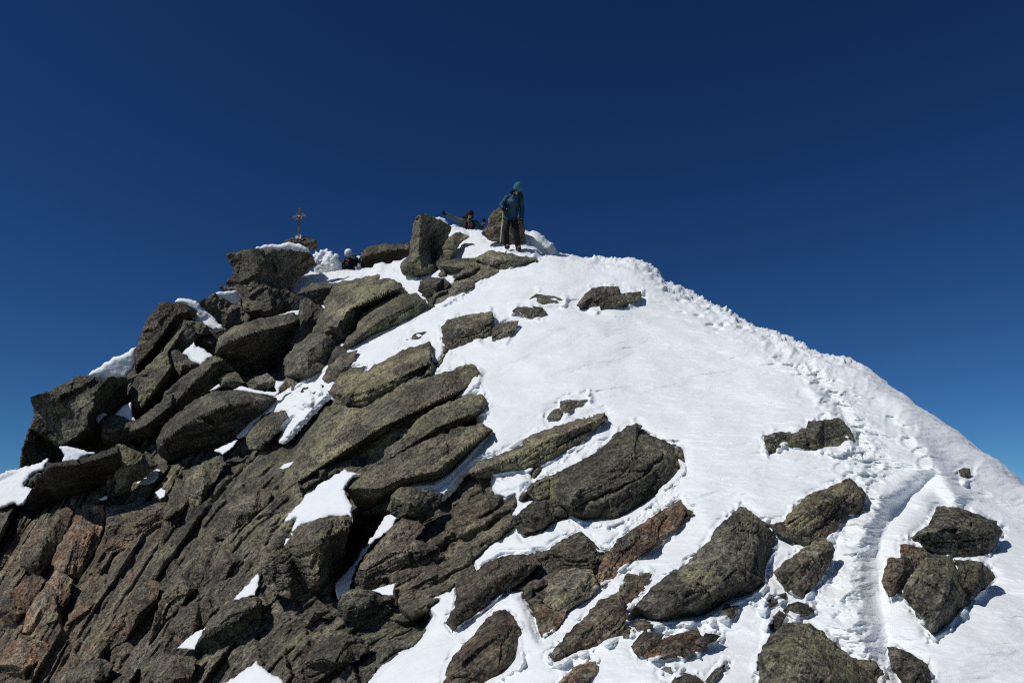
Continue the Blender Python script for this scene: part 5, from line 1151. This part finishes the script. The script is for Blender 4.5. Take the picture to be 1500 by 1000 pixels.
# ---- climber in the white helmet in the notch below the cross
HJ = dict(pelvis=(512, 402, .1), chest=(512, 386.5, -.05), neck=(511.2, 378.6, -.16), head=(510.6, 372, -.26), sh_l=(504.5, 382.5, -.05), sh_r=(519.8, 381.5, -.05), el_l=(500.9, 391.5, -.10), wr_l=(500.4, 399.5, -.25),
          el_r=(527.2, 382.5, -.02), wr_r=(530.6, 375.2, -.15), hip_l=(508, 406, .1), hip_r=(516.5, 406, .1), knee_l=(507, 423, -.05), knee_r=(518, 423, -.05), ankle_l=(507, 439, .15), ankle_r=(518, 439, .15))
root, P, org, up, fd, sd_ = person('person in a white helmet and navy jacket climbing through the snow notch', 26.6, HJ,
    dict(jacket=NAVY, trousers=TROU, face=(.05, -.9, -.45), curl_l=.8, curl_r=1.2, gd_r=(.1, -.1, 1), gn_r=(-.7, -.7, 0)), 'helmet')
V, Fc = [], []; tube(V, Fc, [P['neck'] + RT * .07 + fd * .05 - up * .02, P['neck'] + fd * .085 - up * .035, P['neck'] - RT * .07 + fd * .05 - up * .02], [.03, .035, .03], 8); solid('neck_scarf', V, Fc, REDM, root, org)
V, Fc = [], []; c = W(513, 396.5, 26.6 - .33); tube(V, Fc, [c - RT * .13 + UP * .045, c - RT * .03 + UP * .0, c + RT * .05 + UP * .02, c + RT * .13 - UP * .01], [.020, .016, .016, .020], 8); tube(V, Fc, [c + RT * .03 + UP * .02, c + RT * .01 - UP * .06], [.014, .014], 8)
solid('white_sling', V, Fc, WHITEP, root, org)
backpack('teal backpack worn by the person in the white helmet', P['chest'] - fd * .24 - UP * .05 + RT * .09, UP, fd, sd_, (.36, .40, .22), TEALD, TEALD, (P['sh_l'], P['sh_r']), (P['hip_l'], P['hip_r']))
pole('dark pole held upright by the person in the white helmet', W(531.2, 370.0, 26.30), W(534.3, 400.0, 26.5), BLACK, BLACK, STEEL, .5, False, .012)

# ---- summit cross
ct = 23.3
cr_ = empty('summit_cross', W(437, 350.5, ct)); tag(cr_, 'weathered wooden cross with a round ornament standing on the summit rock', 'cross'); co = W(437, 350.5, ct)
def beam(nm, a, b, w0, d0, par=cr_):
    a, b = np.asarray(a), np.asarray(b); z = unit(b - a); x = unit(np.cross(z, FW)); y = np.cross(z, x); V, Fc = [], []
    box_mesh(V, Fc, (a + b) / 2, x * w0, y * d0, (b - a) / 2); return solid(nm, V, Fc, WOOD, par, co, False)
beam('upright_beam', W(437, 351.5, ct), W(439.2, 304, ct), .030, .028); beam('crossbeam', W(428.2, 318.8, ct - .03), W(448.3, 315.4, ct - .03), .029, .026)
V, Fc = [], []; c = W(438.6, 317.1, ct - .06); pts_ = [c + RT * .072 * math.cos(t) + UP * .072 * math.sin(t) for t in np.linspace(0, 2 * math.pi, 21)]; tube(V, Fc, pts_, [.011] * 21, 6); ellipsoid(V, Fc, c, (RT * .035, UP * .035, FW * .012), 14, 6)
solid('ring_ornament', V, Fc, STEEL, cr_, co)
V, Fc = [], []; box_mesh(V, Fc, W(435.4, 347.6, ct - .08), RT * .038, FW * .03, UP * .034); box_mesh(V, Fc, W(435.4, 345.6, ct - .08), RT * .041, FW * .033, UP * .005)
for sx in (-1, 1):
    for sy in (-1, 1):
        q = c + RT * .06 * sx + UP * .06 * sy; V, Fc = [], []; tube(V, Fc, [q, q + (RT * sx + UP * sy) * .055], [.010, .006], 6); solid('ornament_ray', V, Fc, STEEL, cr_, co)
V, Fc = [], []; box_mesh(V, Fc, W(435.4, 347.6, ct - .08), RT * .038, FW * .03, UP * .034); box_mesh(V, Fc, W(435.4, 345.6, ct - .08), RT * .041, FW * .033, UP * .005)
b_ = solid('summit_box', V, Fc, WHITEP, None, W(435.4, 349.3, ct - .08), False); b_.location = W(435.4, 349.3, ct - .08); tag(b_, 'small white box at the left foot of the summit cross', 'box')
lb = W(440.2, 350, ct - .10); lo_ = empty('lantern', lb); tag(lo_, 'small silvery upright object at the right foot of the summit cross', 'lantern')
V, Fc = [], []; tube(V, Fc, [lb, lb + UP * .02, lb + UP * .022, lb + UP * .11], [.034, .034, .026, .024], 12); solid('lantern_body', V, Fc, WHITEP, lo_, lb)
V, Fc = [], []; tube(V, Fc, [lb + UP * .11, lb + UP * .125, lb + UP * .15], [.034, .030, .006], 12); tube(V, Fc, [lb + UP * .145, lb + UP * .165 + RT * .04], [.008, .006], 6); solid('lantern_cap', V, Fc, STEEL, lo_, lb)
# ------------------------------------------------------------------ daylight
SUN_EL, SUN_DIR = R(50), np.array([-0.87, -0.49])
sun_d = bpy.data.lights.new('sun', 'SUN'); sun = bpy.data.objects.new('sun', sun_d); COL.objects.link(sun)
sv = Vector((SUN_DIR[0] * math.cos(SUN_EL), SUN_DIR[1] * math.cos(SUN_EL), math.sin(SUN_EL)))
sun.rotation_euler = sv.to_track_quat('Z', 'Y').to_euler(); sun.location = (-40, -30, 60)
sun_d.energy = 3.2; sun_d.angle = R(0.53); sun_d.color = (1.0, 0.97, 0.925)
w = bpy.data.worlds.new('World'); scene.world = w; w.use_nodes = True
nt = w.node_tree; bg = nt.nodes['Background']
sky = nt.nodes.new('ShaderNodeTexSky'); sky.sky_type = 'NISHITA'; sky.sun_disc = False
sky.sun_elevation = SUN_EL; sky.sun_rotation = math.atan2(SUN_DIR[0], SUN_DIR[1])
sky.altitude = 3300; sky.air_density = 1.0; sky.dust_density = 0.0; sky.ozone_density = 10.0
# deep polarised blue of high-altitude air: each channel of the sky gets its own contrast
S = 0.06
sep = nt.nodes.new('ShaderNodeSeparateColor'); nt.links.new(sky.outputs[0], sep.inputs[0]); com = nt.nodes.new('ShaderNodeCombineColor')
for k, (g, a) in enumerate(((1.70, 3.55), (1.58, 2.66), (1.38, 1.52))):
    q = mth(nt, 'MULTIPLY', sep.outputs[k], S); q = mth(nt, 'POWER', q, g); q = mth(nt, 'MULTIPLY', q, a / S)
    nt.links.new(q, com.inputs[k])
nt.links.new(com.outputs[0], bg.inputs['Color']); bg.inputs['Strength'].default_value = S
vs = scene.view_settings; vs.view_transform = 'Standard'; vs.look = 'None'; vs.exposure = 0.0; vs.gamma = 1.0

scene.cycles.use_denoising = False
scene.cycles.filter_width = 1.15
